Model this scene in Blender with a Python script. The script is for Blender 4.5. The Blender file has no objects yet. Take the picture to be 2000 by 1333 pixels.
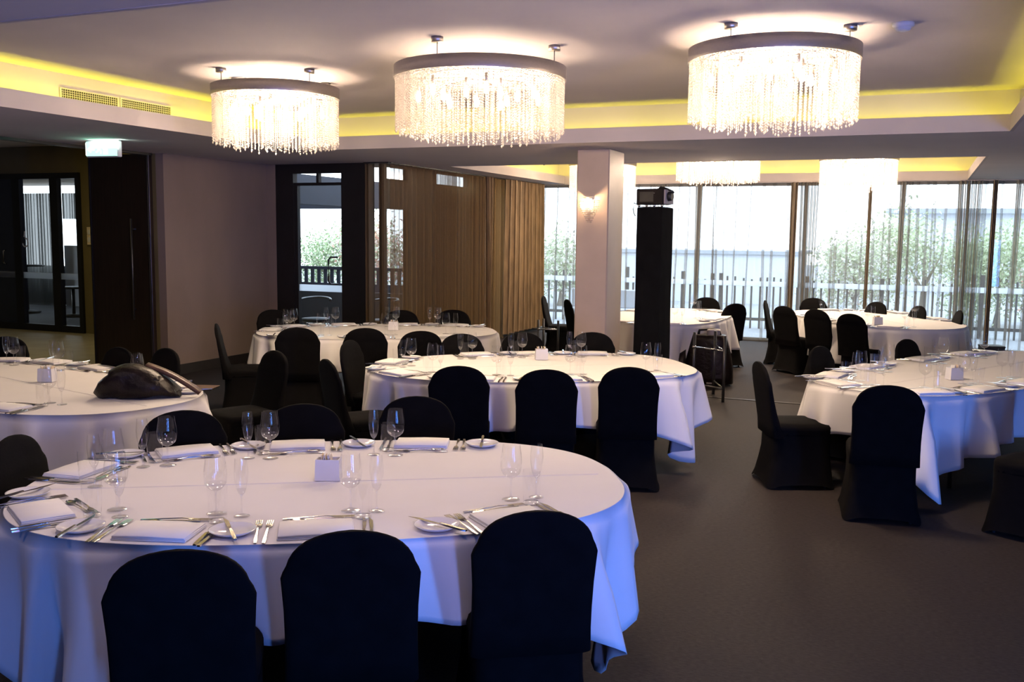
import bpy, bmesh, math, random
from mathutils import Vector, Matrix
import numpy as np
random.seed(7)
sc = bpy.context.scene
COL = sc.collection
PI = math.pi

# ------------------------------------------------------------------ camera
def cam_axes(yaw, p, r):
    f = Vector((math.sin(yaw)*math.cos(p), math.cos(yaw)*math.cos(p), -math.sin(p)))
    rt = Vector((math.cos(yaw), -math.sin(yaw), 0.0)); dn = f.cross(rt)
    return rt*math.cos(r)-dn*math.sin(r), dn*math.cos(r)+rt*math.sin(r), f
rt, dn, fw = cam_axes(-0.39779, 0.110558, 0.01113)
cam = bpy.data.cameras.new('camera'); cam.sensor_width = 36.0; cam.lens = 1882.6*36/2000
cam.clip_start = .05; cam.clip_end = 300
co = bpy.data.objects.new('camera', cam); COL.objects.link(co)
m = Matrix.Identity(4)
for i in range(3):
    m[i][0] = rt[i]; m[i][1] = -dn[i]; m[i][2] = -fw[i]
m.translation = Vector((0, 0, 1.85)); co.matrix_world = m
sc.camera = co
# ------------------------------------------------------------------ view
sc.view_settings.view_transform = 'Standard'; sc.view_settings.look = 'None'
sc.view_settings.gamma = 1; sc.view_settings.use_curve_mapping = False
sc.view_settings.exposure = 0.0
cy = sc.cycles
cy.use_denoising = True; cy.transparent_max_bounces = 40; cy.max_bounces = 8
cy.diffuse_bounces = 4; cy.glossy_bounces = 3; cy.transmission_bounces = 4
cy.caustics_reflective = False; cy.caustics_refractive = False
cy.sample_clamp_indirect = 4.0; cy.use_adaptive_sampling = True; cy.adaptive_threshold = 0.02
# ------------------------------------------------------------------ world: overcast white sky
w = bpy.data.worlds.new('sky'); sc.world = w; w.use_nodes = True
nt = w.node_tree; nt.nodes.clear()
wo = nt.nodes.new('ShaderNodeOutputWorld'); bg = nt.nodes.new('ShaderNodeBackground')
tc = nt.nodes.new('ShaderNodeTexCoord'); sep = nt.nodes.new('ShaderNodeSeparateXYZ')
cr = nt.nodes.new('ShaderNodeValToRGB'); mr = nt.nodes.new('ShaderNodeMapRange')
nt.links.new(tc.outputs['Generated'], sep.inputs[0]); nt.links.new(sep.outputs['Z'], mr.inputs['Value'])
mr.inputs['From Min'].default_value = -0.2; mr.inputs['From Max'].default_value = 1.0
nt.links.new(mr.outputs[0], cr.inputs[0]); nt.links.new(cr.outputs[0], bg.inputs[0]); nt.links.new(bg.outputs[0], wo.inputs[0])
cr.color_ramp.elements[0].color = (.86, .93, 1, 1); cr.color_ramp.elements[1].color = (.62, .78, 1, 1)
bg.inputs[1].default_value = 5.5
# ------------------------------------------------------------------ large lamps (coves, stage lighting behind the camera)
def area(name, loc, target, sx, sy, power, col, spread=PI):
    l = bpy.data.lights.new(name, 'AREA'); l.shape = 'RECTANGLE'; l.size = sx; l.size_y = sy
    l.energy = power; l.color = col; l.spread = spread
    o = bpy.data.objects.new(name, l); COL.objects.link(o); o.location = loc
    d = Vector(target)-Vector(loc); o.rotation_euler = d.to_track_quat('-Z', 'Y').to_euler()
    return o
BLUE = (.08, .25, 1.0)
# two tall blue LED columns of the stage, behind and right of the camera
area('stage_led_column', (3.6, .2, .95), (-1.2, 5.6, .65), .3, 1.8, 270, BLUE)
area('stage_led_column', (2.4, -1.5, .95), (-2.0, 4.0, .75), .25, 1.8, 115, BLUE)
area('stage_led_column', (-4.6, -.4, .6), (-3.4, 2.6, .5), .25, 1.0, 3, BLUE)
# unseen fill lamps added under the near soffit to brighten the nearest tables
for dx, dy, dp in ((-1.3, 2.85, 10), (-3.1, 2.85, 12), (-5.3, 3.0, 8), (-3.9, .9, 6)):
    area('soffit_fill_light', (dx, dy, 2.77), (dx, dy+.2, 0), .25, .25, dp, (1, .76, .68))
# violet wash up on to the ceiling from the stage
area('stage_uplight', (1.4, -.4, 1.95), (-1.2, 3.9, 3.18), .4, .4, 18, (.80, .48, 1.0), 1.3)
YEL = (1.0, .90, .04)
COVES = [((-6.76, 6.5, 2.88), (-6.86, 6.5, 3.1), 6.3, 'y'), ((-3.0, 9.70, 2.88), (-3.0, 9.82, 3.1), 7.4, 'x'),
         ((.76, 6.5, 2.88), (.87, 6.5, 3.1), 6.3, 'y'),
         ((-2.8, 17.33, 2.88), (-2.8, 17.45, 3.1), 6.8, 'x'), ((-6.30, 14.9, 2.88), (-6.42, 14.9, 3.1), 4.8, 'y'), ((.70, 14.9, 2.88), (.82, 14.9, 3.1), 4.8, 'y')]
COVE_W = 1.0
for k, (loc, tgt, ln, ax) in enumerate(COVES):
    o = area('cove_strip_light', loc, tgt, .03, ln, COVE_W*ln*(3.1, 1.8, 1.8, 2.6, 3.0, 2.4)[k], YEL)
    d = (Vector(tgt)-Vector(loc)).normalized()
    zax = -d; yax = Vector((0, 1, 0)) if ax == 'y' else Vector((1, 0, 0)); xax = yax.cross(zax)
    M3 = Matrix((xax, yax, zax)).transposed().to_4x4(); M3.translation = Vector(loc); o.matrix_world = M3
# foyer downlights (room at far left) and a dim lamp further behind
area('foyer_downlight', (-12.5, 9.5, 3.2), (-12.5, 9.5, 0), .4, .4, 26, (1, .82, .45))
area('foyer_downlight', (-12.0, 11.8, 3.2), (-12.0, 12.3, 0), .3, .3, 10, (1, .82, .4))

# ================================================================== materials
def mat(name, col=(.8, .8, .8), rough=.6, metal=0, spec=None, noise=None, bump=None, emis=None, es=0, sheen=None, trans=None):
    mt = bpy.data.materials.new(name); mt.use_nodes = True
    n = mt.node_tree; b = n.nodes['Principled BSDF']
    b.inputs['Base Color'].default_value = (*col, 1); b.inputs['Roughness'].default_value = rough; b.inputs['Metallic'].default_value = metal
    if spec is not None: b.inputs['Specular IOR Level'].default_value = spec
    if emis: b.inputs['Emission Color'].default_value = (*emis, 1); b.inputs['Emission Strength'].default_value = es
    if sheen is not None: b.inputs['Sheen Weight'].default_value = sheen
    if trans is not None: b.inputs['Transmission Weight'].default_value = trans
    t = n.nodes.new('ShaderNodeTexCoord')
    if noise:
        sx, amt, stretch = noise
        mp = n.nodes.new('ShaderNodeMapping'); mp.inputs['Scale'].default_value = stretch
        nz = n.nodes.new('ShaderNodeTexNoise'); nz.inputs['Scale'].default_value = sx; nz.inputs['Detail'].default_value = 6
        r = n.nodes.new('ShaderNodeValToRGB')
        n.links.new(t.outputs['Object'], mp.inputs[0]); n.links.new(mp.outputs[0], nz.inputs['Vector']); n.links.new(nz.outputs['Fac'], r.inputs[0])
        r.color_ramp.elements[0].position = .3; r.color_ramp.elements[1].position = .7
        r.color_ramp.elements[0].color = (*[c*(1-amt) for c in col], 1); r.color_ramp.elements[1].color = (*[min(1, c*(1+amt)) for c in col], 1)
        n.links.new(r.outputs[0], b.inputs['Base Color'])
    if bump:
        bs, strn, stretch = bump
        mp = n.nodes.new('ShaderNodeMapping'); mp.inputs['Scale'].default_value = stretch
        nz = n.nodes.new('ShaderNodeTexNoise'); nz.inputs['Scale'].default_value = bs; nz.inputs['Detail'].default_value = 4
        bp = n.nodes.new('ShaderNodeBump'); bp.inputs['Strength'].default_value = strn; bp.inputs['Distance'].default_value = .01
        n.links.new(t.outputs['Object'], mp.inputs[0]); n.links.new(mp.outputs[0], nz.inputs['Vector'])
        n.links.new(nz.outputs['Fac'], bp.inputs['Height']); n.links.new(bp.outputs[0], b.inputs['Normal'])
    return mt
U = (1, 1, 1)
M_ = {}
M_['carpet'] = mat('carpet', (.031, .025, .0235), .62, noise=(34, .45, (1, 3.5, 1)), bump=(160, .5, (1, 4, 1)), spec=.12)
M_['ceiling'] = mat('ceiling_paint', (.60, .55, .54), .85, noise=(.9, .05, U), bump=(9, .05, U), spec=.2)
M_['fascia'] = mat('fascia_paint', (.50, .45, .43), .8, noise=(2, .04, U), spec=.2)
M_['wall'] = mat('wall_fabric', (.24, .186, .156), .9, noise=(1.3, .12, (1, 1, .5)), bump=(120, .15, (1, 1, .3)), spec=.15)
M_['column'] = mat('column_paint', (.50, .39, .30), .5, noise=(3, .06, U), bump=(40, .08, U), spec=.5)
M_['foyerwall'] = mat('foyer_paint', (.16, .125, .05), .8, noise=(1.5, .15, U))
M_['foyerfloor'] = mat('foyer_floor', (.27, .23, .13), .55, noise=(3, .15, U))
M_['darkwood'] = mat('dark_wood', (.018, .010, .007), .35, noise=(6, .4, (8, 8, .4)))
M_['frame'] = mat('dark_frame', (.008, .008, .009), .45, noise=(4, .3, U))
M_['mullion'] = mat('grey_mullion', (.10, .10, .10), .5, noise=(4, .2, U))
M_['skirt'] = mat('dark_skirting', (.014, .011, .010), .5, noise=(4, .3, U))
M_['cloth'] = mat('white_linen', (.80, .775, .76), .85, noise=(3, .02, U), bump=(420, .04, U), spec=.15)
M_['napkin'] = mat('napkin_linen', (.84, .82, .81), .85, noise=(12, .02, U), bump=(420, .05, U), spec=.15)
M_['spandex'] = mat('black_spandex', (.0035, .0032, .0033), .9, noise=(14, .25, U), bump=(70, .06, U), spec=.08)
M_['steel'] = mat('cutlery_steel', (.78, .74, .70), .16, 1, noise=(30, .06, U))
M_['chrome'] = mat('chrome', (.75, .75, .77), .10, 1, noise=(20, .05, U))
M_['band'] = mat('brushed_steel', (.72, .66, .60), .38, 1, noise=(40, .08, (1, 1, 12)))
M_['china'] = mat('white_china', (.83, .82, .82), .12, noise=(10, .02, U))
M_['leg'] = mat('grey_table_leg', (.10, .10, .10), .4, .8, noise=(10, .1, U))
M_['ply'] = mat('table_ply', (.32, .22, .12), .6, noise=(5, .2, (1, 6, 1)))
M_['drape'] = mat('gold_brown_drape', (.19, .125, .058), .6, noise=(5, .35, (4, 4, .5)), bump=(60, .2, U), sheen=.3)
M_['edge'] = mat('tan_sheer_edge', (.22, .18, .13), .8, noise=(5, .25, (4, 4, .5)))
M_['towercloth'] = mat('black_tower_drape', (.004, .004, .0045), .9, noise=(8, .3, U), spec=.1)
M_['projector'] = mat('projector_case', (.010, .007, .007), .6, spec=.15, noise=(10, .2, U))
M_['greyplastic'] = mat('grey_plastic', (.33, .30, .30), .5, noise=(10, .1, U))
M_['leather'] = mat('black_leather', (.008, .004, .0035), .38, noise=(12, .4, U), bump=(22, .9, U), spec=.25)
M_['strap'] = mat('brown_leather_strap', (.10, .05, .03), .4, noise=(12, .3, U), bump=(45, .2, U))
M_['plastic'] = mat('white_plastic', (.7, .69, .68), .5, noise=(9, .03, U))
M_['paper'] = mat('sugar_sachet', (.75, .62, .42), .6, noise=(30, .25, U))
M_['trim'] = mat('brass_threshold', (.03, .026, .024), .45, .6, noise=(20, .2, U))
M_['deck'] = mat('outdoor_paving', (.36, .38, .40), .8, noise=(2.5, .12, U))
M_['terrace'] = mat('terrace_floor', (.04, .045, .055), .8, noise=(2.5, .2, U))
M_['fence'] = mat('fence_paint', (.045, .05, .055), .6, noise=(6, .2, U))
M_['trunk'] = mat('tree_bark', (.34, .30, .25), .9, noise=(9, .3, (1, 1, .2)))
M_['roofdark'] = mat('awning_dark', (.010, .013, .025), .7, noise=(3, .2, U))
M_['render'] = mat('pale_render', (.66, .70, .76), .8, noise=(1.2, .05, U))
M_['roofsheet'] = mat('roof_sheet', (.38, .42, .47), .5, noise=(2, .06, U))
M_['blackplastic'] = mat('black_plastic', (.012, .012, .012), .5, noise=(9, .2, U))
M_['vent'] = mat('vent_dark', (.03, .025, .01), .8, noise=(9, .2, U))
M_['bluegrey'] = mat('blue_grey_door', (.022, .027, .036), .5, noise=(3, .15, U))
M_['bulb'] = mat('lamp_bulb', (1, .9, .8), .4, emis=(1, .80, .55), es=90)
M_['capsule'] = mat('sconce_bulb', (1, .9, .8), .4, emis=(1, .80, .52), es=14)
M_['green'] = mat('exit_green', (.1, .6, .4), .4, emis=(.50, 1, .74), es=1.5)
M_['exitwhite'] = mat('exit_white', (.9, 1, .95), .4, emis=(.92, 1, .96), es=3.0)
for nm, c in (('leaf_a', (.62, .70, .46)), ('leaf_b', (.48, .58, .36)), ('leaf_c', (.82, .76, .68)), ('leaf_r', (.80, .45, .38))):
    M_[nm] = mat(nm, c, .6, noise=(3, .3, U))

def node_mat(name):
    mt = bpy.data.materials.new(name); mt.use_nodes = True; n = mt.node_tree; n.nodes.clear()
    return mt, n, n.nodes.new('ShaderNodeOutputMaterial')
def sheer(name, col, fac, back=.45):
    mt, n, out = node_mat(name)
    d = n.nodes.new('ShaderNodeBsdfDiffuse'); t = n.nodes.new('ShaderNodeBsdfTranslucent'); tr = n.nodes.new('ShaderNodeBsdfTransparent')
    a = n.nodes.new('ShaderNodeMixShader'); b = n.nodes.new('ShaderNodeMixShader')
    tc = n.nodes.new('ShaderNodeTexCoord'); nz = n.nodes.new('ShaderNodeTexNoise'); mp = n.nodes.new('ShaderNodeMapping'); r = n.nodes.new('ShaderNodeMapRange')
    mp.inputs['Scale'].default_value = (30, 30, 1.2); nz.inputs['Scale'].default_value = 1; nz.inputs['Detail'].default_value = 3
    r.inputs['To Min'].default_value = fac-.06; r.inputs['To Max'].default_value = fac+.06
    n.links.new(tc.outputs['Object'], mp.inputs[0]); n.links.new(mp.outputs[0], nz.inputs[0]); n.links.new(nz.outputs['Fac'], r.inputs[0])
    d.inputs[0].default_value = (*col, 1); t.inputs[0].default_value = (*[min(1, c*1.05) for c in col], 1)
    a.inputs[0].default_value = back
    n.links.new(d.outputs[0], a.inputs[1]); n.links.new(t.outputs[0], a.inputs[2])
    n.links.new(r.outputs[0], b.inputs[0]); n.links.new(tr.outputs[0], b.inputs[1]); n.links.new(a.outputs[0], b.inputs[2]); n.links.new(b.outputs[0], out.inputs[0])
    return mt
M_['sheer'] = sheer('sheer_fabric', (.30, .28, .245), .36)
M_['sheerstack'] = sheer('gathered_sheer_fabric', (.34, .31, .26), .66)
M_['foyersheer'] = sheer('foyer_sheer_fabric', (.16, .16, .15), .92, .6)
M_['sheerl'] = sheer('bronze_sheer_fabric', (.28, .19, .09), .36, .12)
def glassy(name, tint, rough, ior, extra=0.0):
    mt, n, out = node_mat(name)
    g = n.nodes.new('ShaderNodeBsdfGlossy'); g.inputs['Roughness'].default_value = rough; g.inputs[0].default_value = (1, 1, 1, 1)
    t = n.nodes.new('ShaderNodeBsdfTransparent'); t.inputs[0].default_value = (*tint, 1)
    f = n.nodes.new('ShaderNodeFresnel')
    ge = n.nodes.new('ShaderNodeNewGeometry'); im = n.nodes.new('ShaderNodeMapRange')      # same reflectance from both sides of the thin wall
    im.inputs['To Min'].default_value = ior; im.inputs['To Max'].default_value = 1/ior
    n.links.new(ge.outputs['Backfacing'], im.inputs['Value']); n.links.new(im.outputs[0], f.inputs[0])
    mx = n.nodes.new('ShaderNodeMixShader')
    if extra:
        ad = n.nodes.new('ShaderNodeMath'); ad.operation = 'ADD'; ad.inputs[1].default_value = extra; ad.use_clamp = True
        n.links.new(f.outputs[0], ad.inputs[0]); n.links.new(ad.outputs[0], mx.inputs[0])
    else: n.links.new(f.outputs[0], mx.inputs[0])
    n.links.new(t.outputs[0], mx.inputs[1]); n.links.new(g.outputs[0], mx.inputs[2]); n.links.new(mx.outputs[0], out.inputs[0])
    return mt
M_['glass'] = glassy('drinking_glass', (.992, .993, .996), .015, 1.5)
M_['glasslow'] = glassy('thick_bowl_glass', (.97, .97, .98), .10, 1.6, .10)
def solid_glass():
    mt, n, out = node_mat('solid_glass')
    g = n.nodes.new('ShaderNodeBsdfGlass'); g.inputs['IOR'].default_value = 1.5; g.inputs['Roughness'].default_value = .0; g.inputs[0].default_value = (.97, .97, .98, 1)
    t = n.nodes.new('ShaderNodeBsdfTransparent'); mx = n.nodes.new('ShaderNodeMixShader'); mx.inputs[0].default_value = .55
    n.links.new(t.outputs[0], mx.inputs[1]); n.links.new(g.outputs[0], mx.inputs[2]); n.links.new(mx.outputs[0], out.inputs[0]); return mt
M_['glassfoot'] = glassy('glass_foot', (.985, .985, .99), .10, 1.75)
M_['glassbase'] = solid_glass()
M_['pane'] = glassy('window_glass', (.93, .95, .95), .0, 1.45)
def film():
    mt, n, out = node_mat('frosted_band')
    d = n.nodes.new('ShaderNodeBsdfDiffuse'); t = n.nodes.new('ShaderNodeBsdfTranslucent'); a = n.nodes.new('ShaderNodeMixShader')
    d.inputs[0].default_value = (.55, .60, .66, 1); t.inputs[0].default_value = (.93, .96, 1, 1); a.inputs[0].default_value = .9
    n.links.new(d.outputs[0], a.inputs[1]); n.links.new(t.outputs[0], a.inputs[2]); n.links.new(a.outputs[0], out.inputs[0]); return mt
M_['film'] = film()
def crystal():
    mt, n, out = node_mat('crystal_bead')
    d = n.nodes.new('ShaderNodeBsdfDiffuse'); t = n.nodes.new('ShaderNodeBsdfTranslucent'); g = n.nodes.new('ShaderNodeBsdfGlossy'); tr = n.nodes.new('ShaderNodeBsdfTransparent')
    a = n.nodes.new('ShaderNodeMixShader'); b = n.nodes.new('ShaderNodeMixShader'); c = n.nodes.new('ShaderNodeMixShader')
    d.inputs[0].default_value = (.9, .82, .74, 1); t.inputs[0].default_value = (1, .92, .84, 1); g.inputs[0].default_value = (1, .93, .88, 1); g.inputs['Roughness'].default_value = .18
    a.inputs[0].default_value = .7; b.inputs[0].default_value = .25; c.inputs[0].default_value = .35
    n.links.new(d.outputs[0], a.inputs[1]); n.links.new(t.outputs[0], a.inputs[2])
    n.links.new(a.outputs[0], b.inputs[1]); n.links.new(g.outputs[0], b.inputs[2])
    n.links.new(b.outputs[0], c.inputs[1]); n.links.new(tr.outputs[0], c.inputs[2]); n.links.new(c.outputs[0], out.inputs[0]); return mt
M_['crystal'] = crystal()

# ================================================================== mesh helpers
class MB:
    def __init__(s): s.v = []; s.f = []; s.sm = []
    def add(s, vs, fs, smooth=False):
        o = len(s.v); s.v += [tuple(v) for v in vs]; s.f += [tuple(i+o for i in f) for f in fs]; s.sm += [smooth]*len(fs); return s
    def box(s, x0, x1, y0, y1, z0, z1, M=None):
        vs = [Vector((x, y, z)) for z in (z0, z1) for y in (y0, y1) for x in (x0, x1)]
        if M is not None: vs = [M @ v for v in vs]
        return s.add(vs, [(0, 2, 3, 1), (4, 5, 7, 6), (0, 1, 5, 4), (2, 6, 7, 3), (0, 4, 6, 2), (1, 3, 7, 5)])
    def cbox(s, x0, x1, y0, y1, z0, z1, c=.01, M=None):     # box with chamfered vertical edges and top
        def ring(i, z): return [(x0+i+c, y0+i, z), (x1-i-c, y0+i, z), (x1-i, y0+i+c, z), (x1-i, y1-i-c, z), (x1-i-c, y1-i, z), (x0+i+c, y1-i, z), (x0+i, y1-i-c, z), (x0+i, y0+i+c, z)]
        rs = [ring(c*.6, z0), ring(0, z0+c*.6), ring(0, z1-c*.6), ring(c*.6, z1)]
        return s.loft(rs, True, M=M)
    def loft(s, rings, caps=True, smooth=False, M=None, closed=True):
        n = len(rings[0]); vs = [Vector(p) for r in rings for p in r]
        if M is not None: vs = [M @ v for v in vs]
        fs = []
        for k in range(len(rings)-1):
            for i in range(n if closed else n-1):
                j = (i+1) % n; fs.append((k*n+i, k*n+j, (k+1)*n+j, (k+1)*n+i))
        o = len(s.v); s.add(vs, fs, smooth)
        if caps:
            s.f.append(tuple(o+i for i in reversed(range(n)))); s.sm.append(False)
            s.f.append(tuple(o+(len(rings)-1)*n+i for i in range(n))); s.sm.append(False)
        return s
    def lathe(s, prof, n=16, c=(0, 0, 0), smooth=True, caps=False, ph=0):
        rs = [[(c[0]+r*math.cos(2*PI*i/n+ph), c[1]+r*math.sin(2*PI*i/n+ph), c[2]+z) for i in range(n)] for r, z in prof]
        return s.loft(rs, caps, smooth)
    def tube(s, pts, r, n=8, smooth=True, caps=True):
        pts = [Vector(p) for p in pts]; rings = []
        for i, p in enumerate(pts):
            d = (pts[min(i+1, len(pts)-1)]-pts[max(i-1, 0)]).normalized()
            u = d.cross(Vector((0, 0, 1)))
            if u.length < .05: u = d.cross(Vector((1, 0, 0)))
            u.normalize(); v = d.cross(u); rr = r[i] if isinstance(r, (list, tuple)) else r
            rings.append([p+u*rr*math.cos(2*PI*k/n)+v*rr*math.sin(2*PI*k/n) for k in range(n)])
        return s.loft(rings, caps, smooth)
    def mesh(s, name):
        me = bpy.data.meshes.new(name); me.from_pydata(s.v, [], s.f); me.polygons.foreach_set('use_smooth', s.sm); me.update(); return me
    def build(s, name, material, parent=None, loc=None):
        me = s.mesh(name); me.materials.append(material)
        return place(name, me, parent, loc)
def place(name, me, parent=None, loc=None, rz=None):
    o = bpy.data.objects.new(name, me); COL.objects.link(o)
    if parent is not None: o.parent = parent
    if loc is not None: o.location = loc
    if rz is not None: o.rotation_euler = (0, 0, rz)
    return o
def tag(o, label, cat, group=None):
    o['label'] = label; o['category'] = cat
    if group: o['group'] = group
    return o
def thing(name, label, cat, loc=(0, 0, 0), rz=0, group=None):
    o = bpy.data.objects.new(name, None); o.empty_display_size = .05; COL.objects.link(o); o.location = loc; o.rotation_euler = (0, 0, rz)
    return tag(o, label, cat, group)
def struct(o): o['kind'] = 'structure'; return o
def stuff(o): o['kind'] = 'stuff'; return o
def dup(root, loc, rz, label, group=None, scale=None):
    r = root.copy(); COL.objects.link(r); r.location = loc; r.rotation_euler = (0, 0, rz); r['label'] = label
    if group: r['group'] = group
    if scale: r.scale = scale
    for ch in list(root.children):
        c = ch.copy(); COL.objects.link(c); c.parent = r
        for g in list(ch.children):
            d = g.copy(); COL.objects.link(d); d.parent = c
    return r

# ================================================================== the room
SO = 2.80; CE = 3.18
def sbox(name, mt, *b): return struct(MB().box(*b).build(name, mt))
sbox('floor', M_['carpet'], -8.9, 6.0, -5.0, 17.55, -.1, 0)
sbox('foyer_floor', M_['foyerfloor'], -24, -8.9, 5.0, 13.2, -.1, 0)
o = sbox('trim_1', M_['trim'], -8.7, 4.0, 11.0, 11.05, 0, .006)      # metal joint of the folding wall track in the floor
# soffit slabs around the two raised trays
for i, b in enumerate([(-8.9, -6.7, -5, 9.65), (-8.9, 6.0, 9.65, 12.45), (-6.7, 6.0, -5, 3.30), (.7, 6.0, 3.30, 9.65),
                       (-6.9, -6.25, 12.45, 17.55), (.67, 6.0, 12.45, 17.55), (-6.25, .67, 17.30, 17.55)]):
    sbox('ceiling_soffit', M_['ceiling'], b[0], b[1], b[2], b[3], SO, SO+.02)
sbox('ceiling_tray', M_['ceiling'], -6.95, .95, 3.0, 9.90, CE, CE+.05)
sbox('ceiling_tray', M_['ceiling'], -6.5, .92, 12.2, 17.6, CE, CE+.05)
def tray(x0, x1, y0, y1):
    t = .03; s = .17
    m1 = MB()
    z_ = SO-.003
    m1.box(x0, x0+t, y0, y1, z_, SO+.145); m1.box(x1-t, x1, y0, y1, z_, SO+.145)
    m1.box(x0+t, x1-t, y0, y0+t, z_, SO+.145); m1.box(x0+t, x1-t, y1-t, y1, z_, SO+.145)
    a = struct(m1.build('trim_fascia', M_['fascia']))
    m2 = MB()
    m2.box(x0-s-.02, x0-s, y0-s, y1+s, SO+.02, CE); m2.box(x1+s, x1+s+.02, y0-s, y1+s, SO+.02, CE)
    m2.box(x0-s, x1+s, y0-s-.02, y0-s, SO+.02, CE); m2.box(x0-s, x1+s, y1+s, y1+s+.02, SO+.02, CE)
    struct(m2.build('trim_cove', M_['fascia']))
tray(-6.7, .7, 3.30, 9.65); tray(-6.25, .67, 12.45, 17.30)
# left wall, door wall
LW = -8.72
sbox('wall_left', M_['wall'], LW-.12, LW, 9.5, 11.62, 0, SO)
sbox('baseboard_left', M_['skirt'], LW, LW+.015, 9.5, 11.56, 0, .13)
sbox('wall_door_side', M_['wall'], LW, -8.56, 11.56, 11.7, 0, SO)
sbox('wall_pillar', M_['frame'], -7.46, -7.02, 11.56, 11.72, 0, SO)
sbox('wall_right', M_['wall'], 6.0, 6.1, -5, 17.55, 0, SO)
sbox('wall_behind', M_['wall'], -8.9, 6.0, -5.1, -5.0, 0, SO)
sbox('wall_near_left', M_['wall'], -9.0, -8.9, -5.0, 6.2, 0, SO)
# door 1: the dark framed glass door in the far left corner
d1 = struct(MB().box(-8.56, -8.26, 11.56, 11.66, 0, SO).box(-8.26, -7.46, 11.56, 11.66, 2.67, SO).box(-8.26, -7.46, 11.56, 11.66, 0, .10).build('door_1', M_['frame']))
struct(MB().box(-7.88, -7.84, 11.575, 11.645, 2.54, 2.67).box(-8.26, -7.46, 11.575, 11.645, 2.50, 2.54).box(-8.26, -8.20, 11.575, 11.645, .10, 2.50).build('door_stile', M_['frame'], d1))
struct(MB().box(-8.20, -7.46, 11.605, 11.615, .10, 2.50).build('pane', M_['pane'], d1))
struct(MB().box(-8.20, -7.46, 11.598, 11.603, 1.005, 1.10).build('frosted_band', M_['film'], d1))
struct(MB().tube([(-7.52, 11.56, 1.50), (-7.60, 11.50, 1.50), (-7.62, 11.47, 1.46), (-7.62, 11.47, 1.16), (-7.60, 11.50, 1.12), (-7.52, 11.56, 1.12)], .014).build('pull_handle', M_['leg'], d1))
# left glazed wall behind the bronze sheers (x = -6.85)
XW = -6.95
wl = struct(MB().box(XW, XW+.08, 11.72, 11.80, 0, SO).box(XW, XW+.08, 11.80, 12.40, 2.18, 2.60).box(XW, XW+.08, 12.40, 13.3, 0, SO).box(XW, XW+.08, 13.3, 14.4, 0, 2.60)
    .box(XW, XW+.08, 14.4, 15.1, 0, SO).box(XW, XW+.08, 15.1, 15.2, 0, .1).box(XW, XW+.08, 15.45, 17.55, 0, SO).box(XW, XW+.08, 11.8, 15.45, 2.76, SO).box(XW, XW+.08, 11.8, 12.4, 0, .08).build('wall_curtain_side', M_['frame']))
struct(MB().box(XW+.03, XW+.04, 11.8, 12.4, .08, 2.18).build('pane', M_['pane'], wl))
struct(MB().box(XW+.03, XW+.04, 11.8, 15.45, 2.60, 2.76).build('pane', M_['pane'], wl))
# window wall (y = 17.5): floor to ceiling panes
WX = [-6.87, -5.3, -3.72, -1.86, -.30, .68, 2.3, 4.1, 6.0]
for i in range(len(WX)-1):
    a, b = WX[i], WX[i+1]
    f = struct(MB().box(a-.025, a+.025, 17.46, 17.55, 0, SO).box(a+.03, b-.03, 17.46, 17.55, 0, .06).box(a+.03, b-.03, 17.46, 17.55, 2.74, SO).build('window_%d' % (i+1), M_['mullion']))
    struct(MB().box(a+.03, b-.03, 17.50, 17.51, .06, 2.74).build('pane', M_['pane'], f))
    struct(MB().box(a+.03, b-.03, 17.485, 17.495, .975, 1.065).build('frosted_band', M_['film'], f))
# column
col = struct(MB().cbox(-3.60, -3.22, 10.39, 10.97, 0, SO, .012).build('column', M_['column']))
# foyer: header wall, glazed doors, open timber door leaf
sbox('wall_foyer', M_['foyerwall'], -24, -13.2, 12.85, 12.95, 2.84, 3.35)
sbox('wall_foyer_return', M_['foyerwall'], -13.66, -13.2, 12.85, 12.95, 0, 2.84)
struct(MB().add([(x, y, z) for z in (0, 3.32) for x, y in ((-13.3, 12.85), (-8.84, 11.62), (-8.80, 11.72), (-13.3, 12.96))], [(3, 2, 1, 0), (4, 5, 6, 7), (0, 1, 5, 4), (1, 2, 6, 5), (2, 3, 7, 6), (3, 0, 4, 7)]).build('wall_foyer_slanted', M_['foyerwall']))
sbox('wall_foyer_far', M_['foyerwall'], -24.1, -24, 5, 13, 0, 3.35)
sbox('wall_foyer_near', M_['foyerwall'], -24, -8.9, 4.9, 5.0, 0, 3.35)
sbox('wall_foyer_front', M_['foyerwall'], -9.0, -8.9, 5.0, 9.4, SO, 3.35)
sbox('ceiling_foyer', M_['ceiling'], -24, -8.9, 5, 13.2, 3.32, 3.37)
sbox('wall_foyer_side', M_['foyerwall'], -9.0, -8.84, 9.5, 11.7, 0, 3.32)
fd = [(-16.9, -15.2), (-15.2, -14.27), (-14.27, -13.66)]
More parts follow.
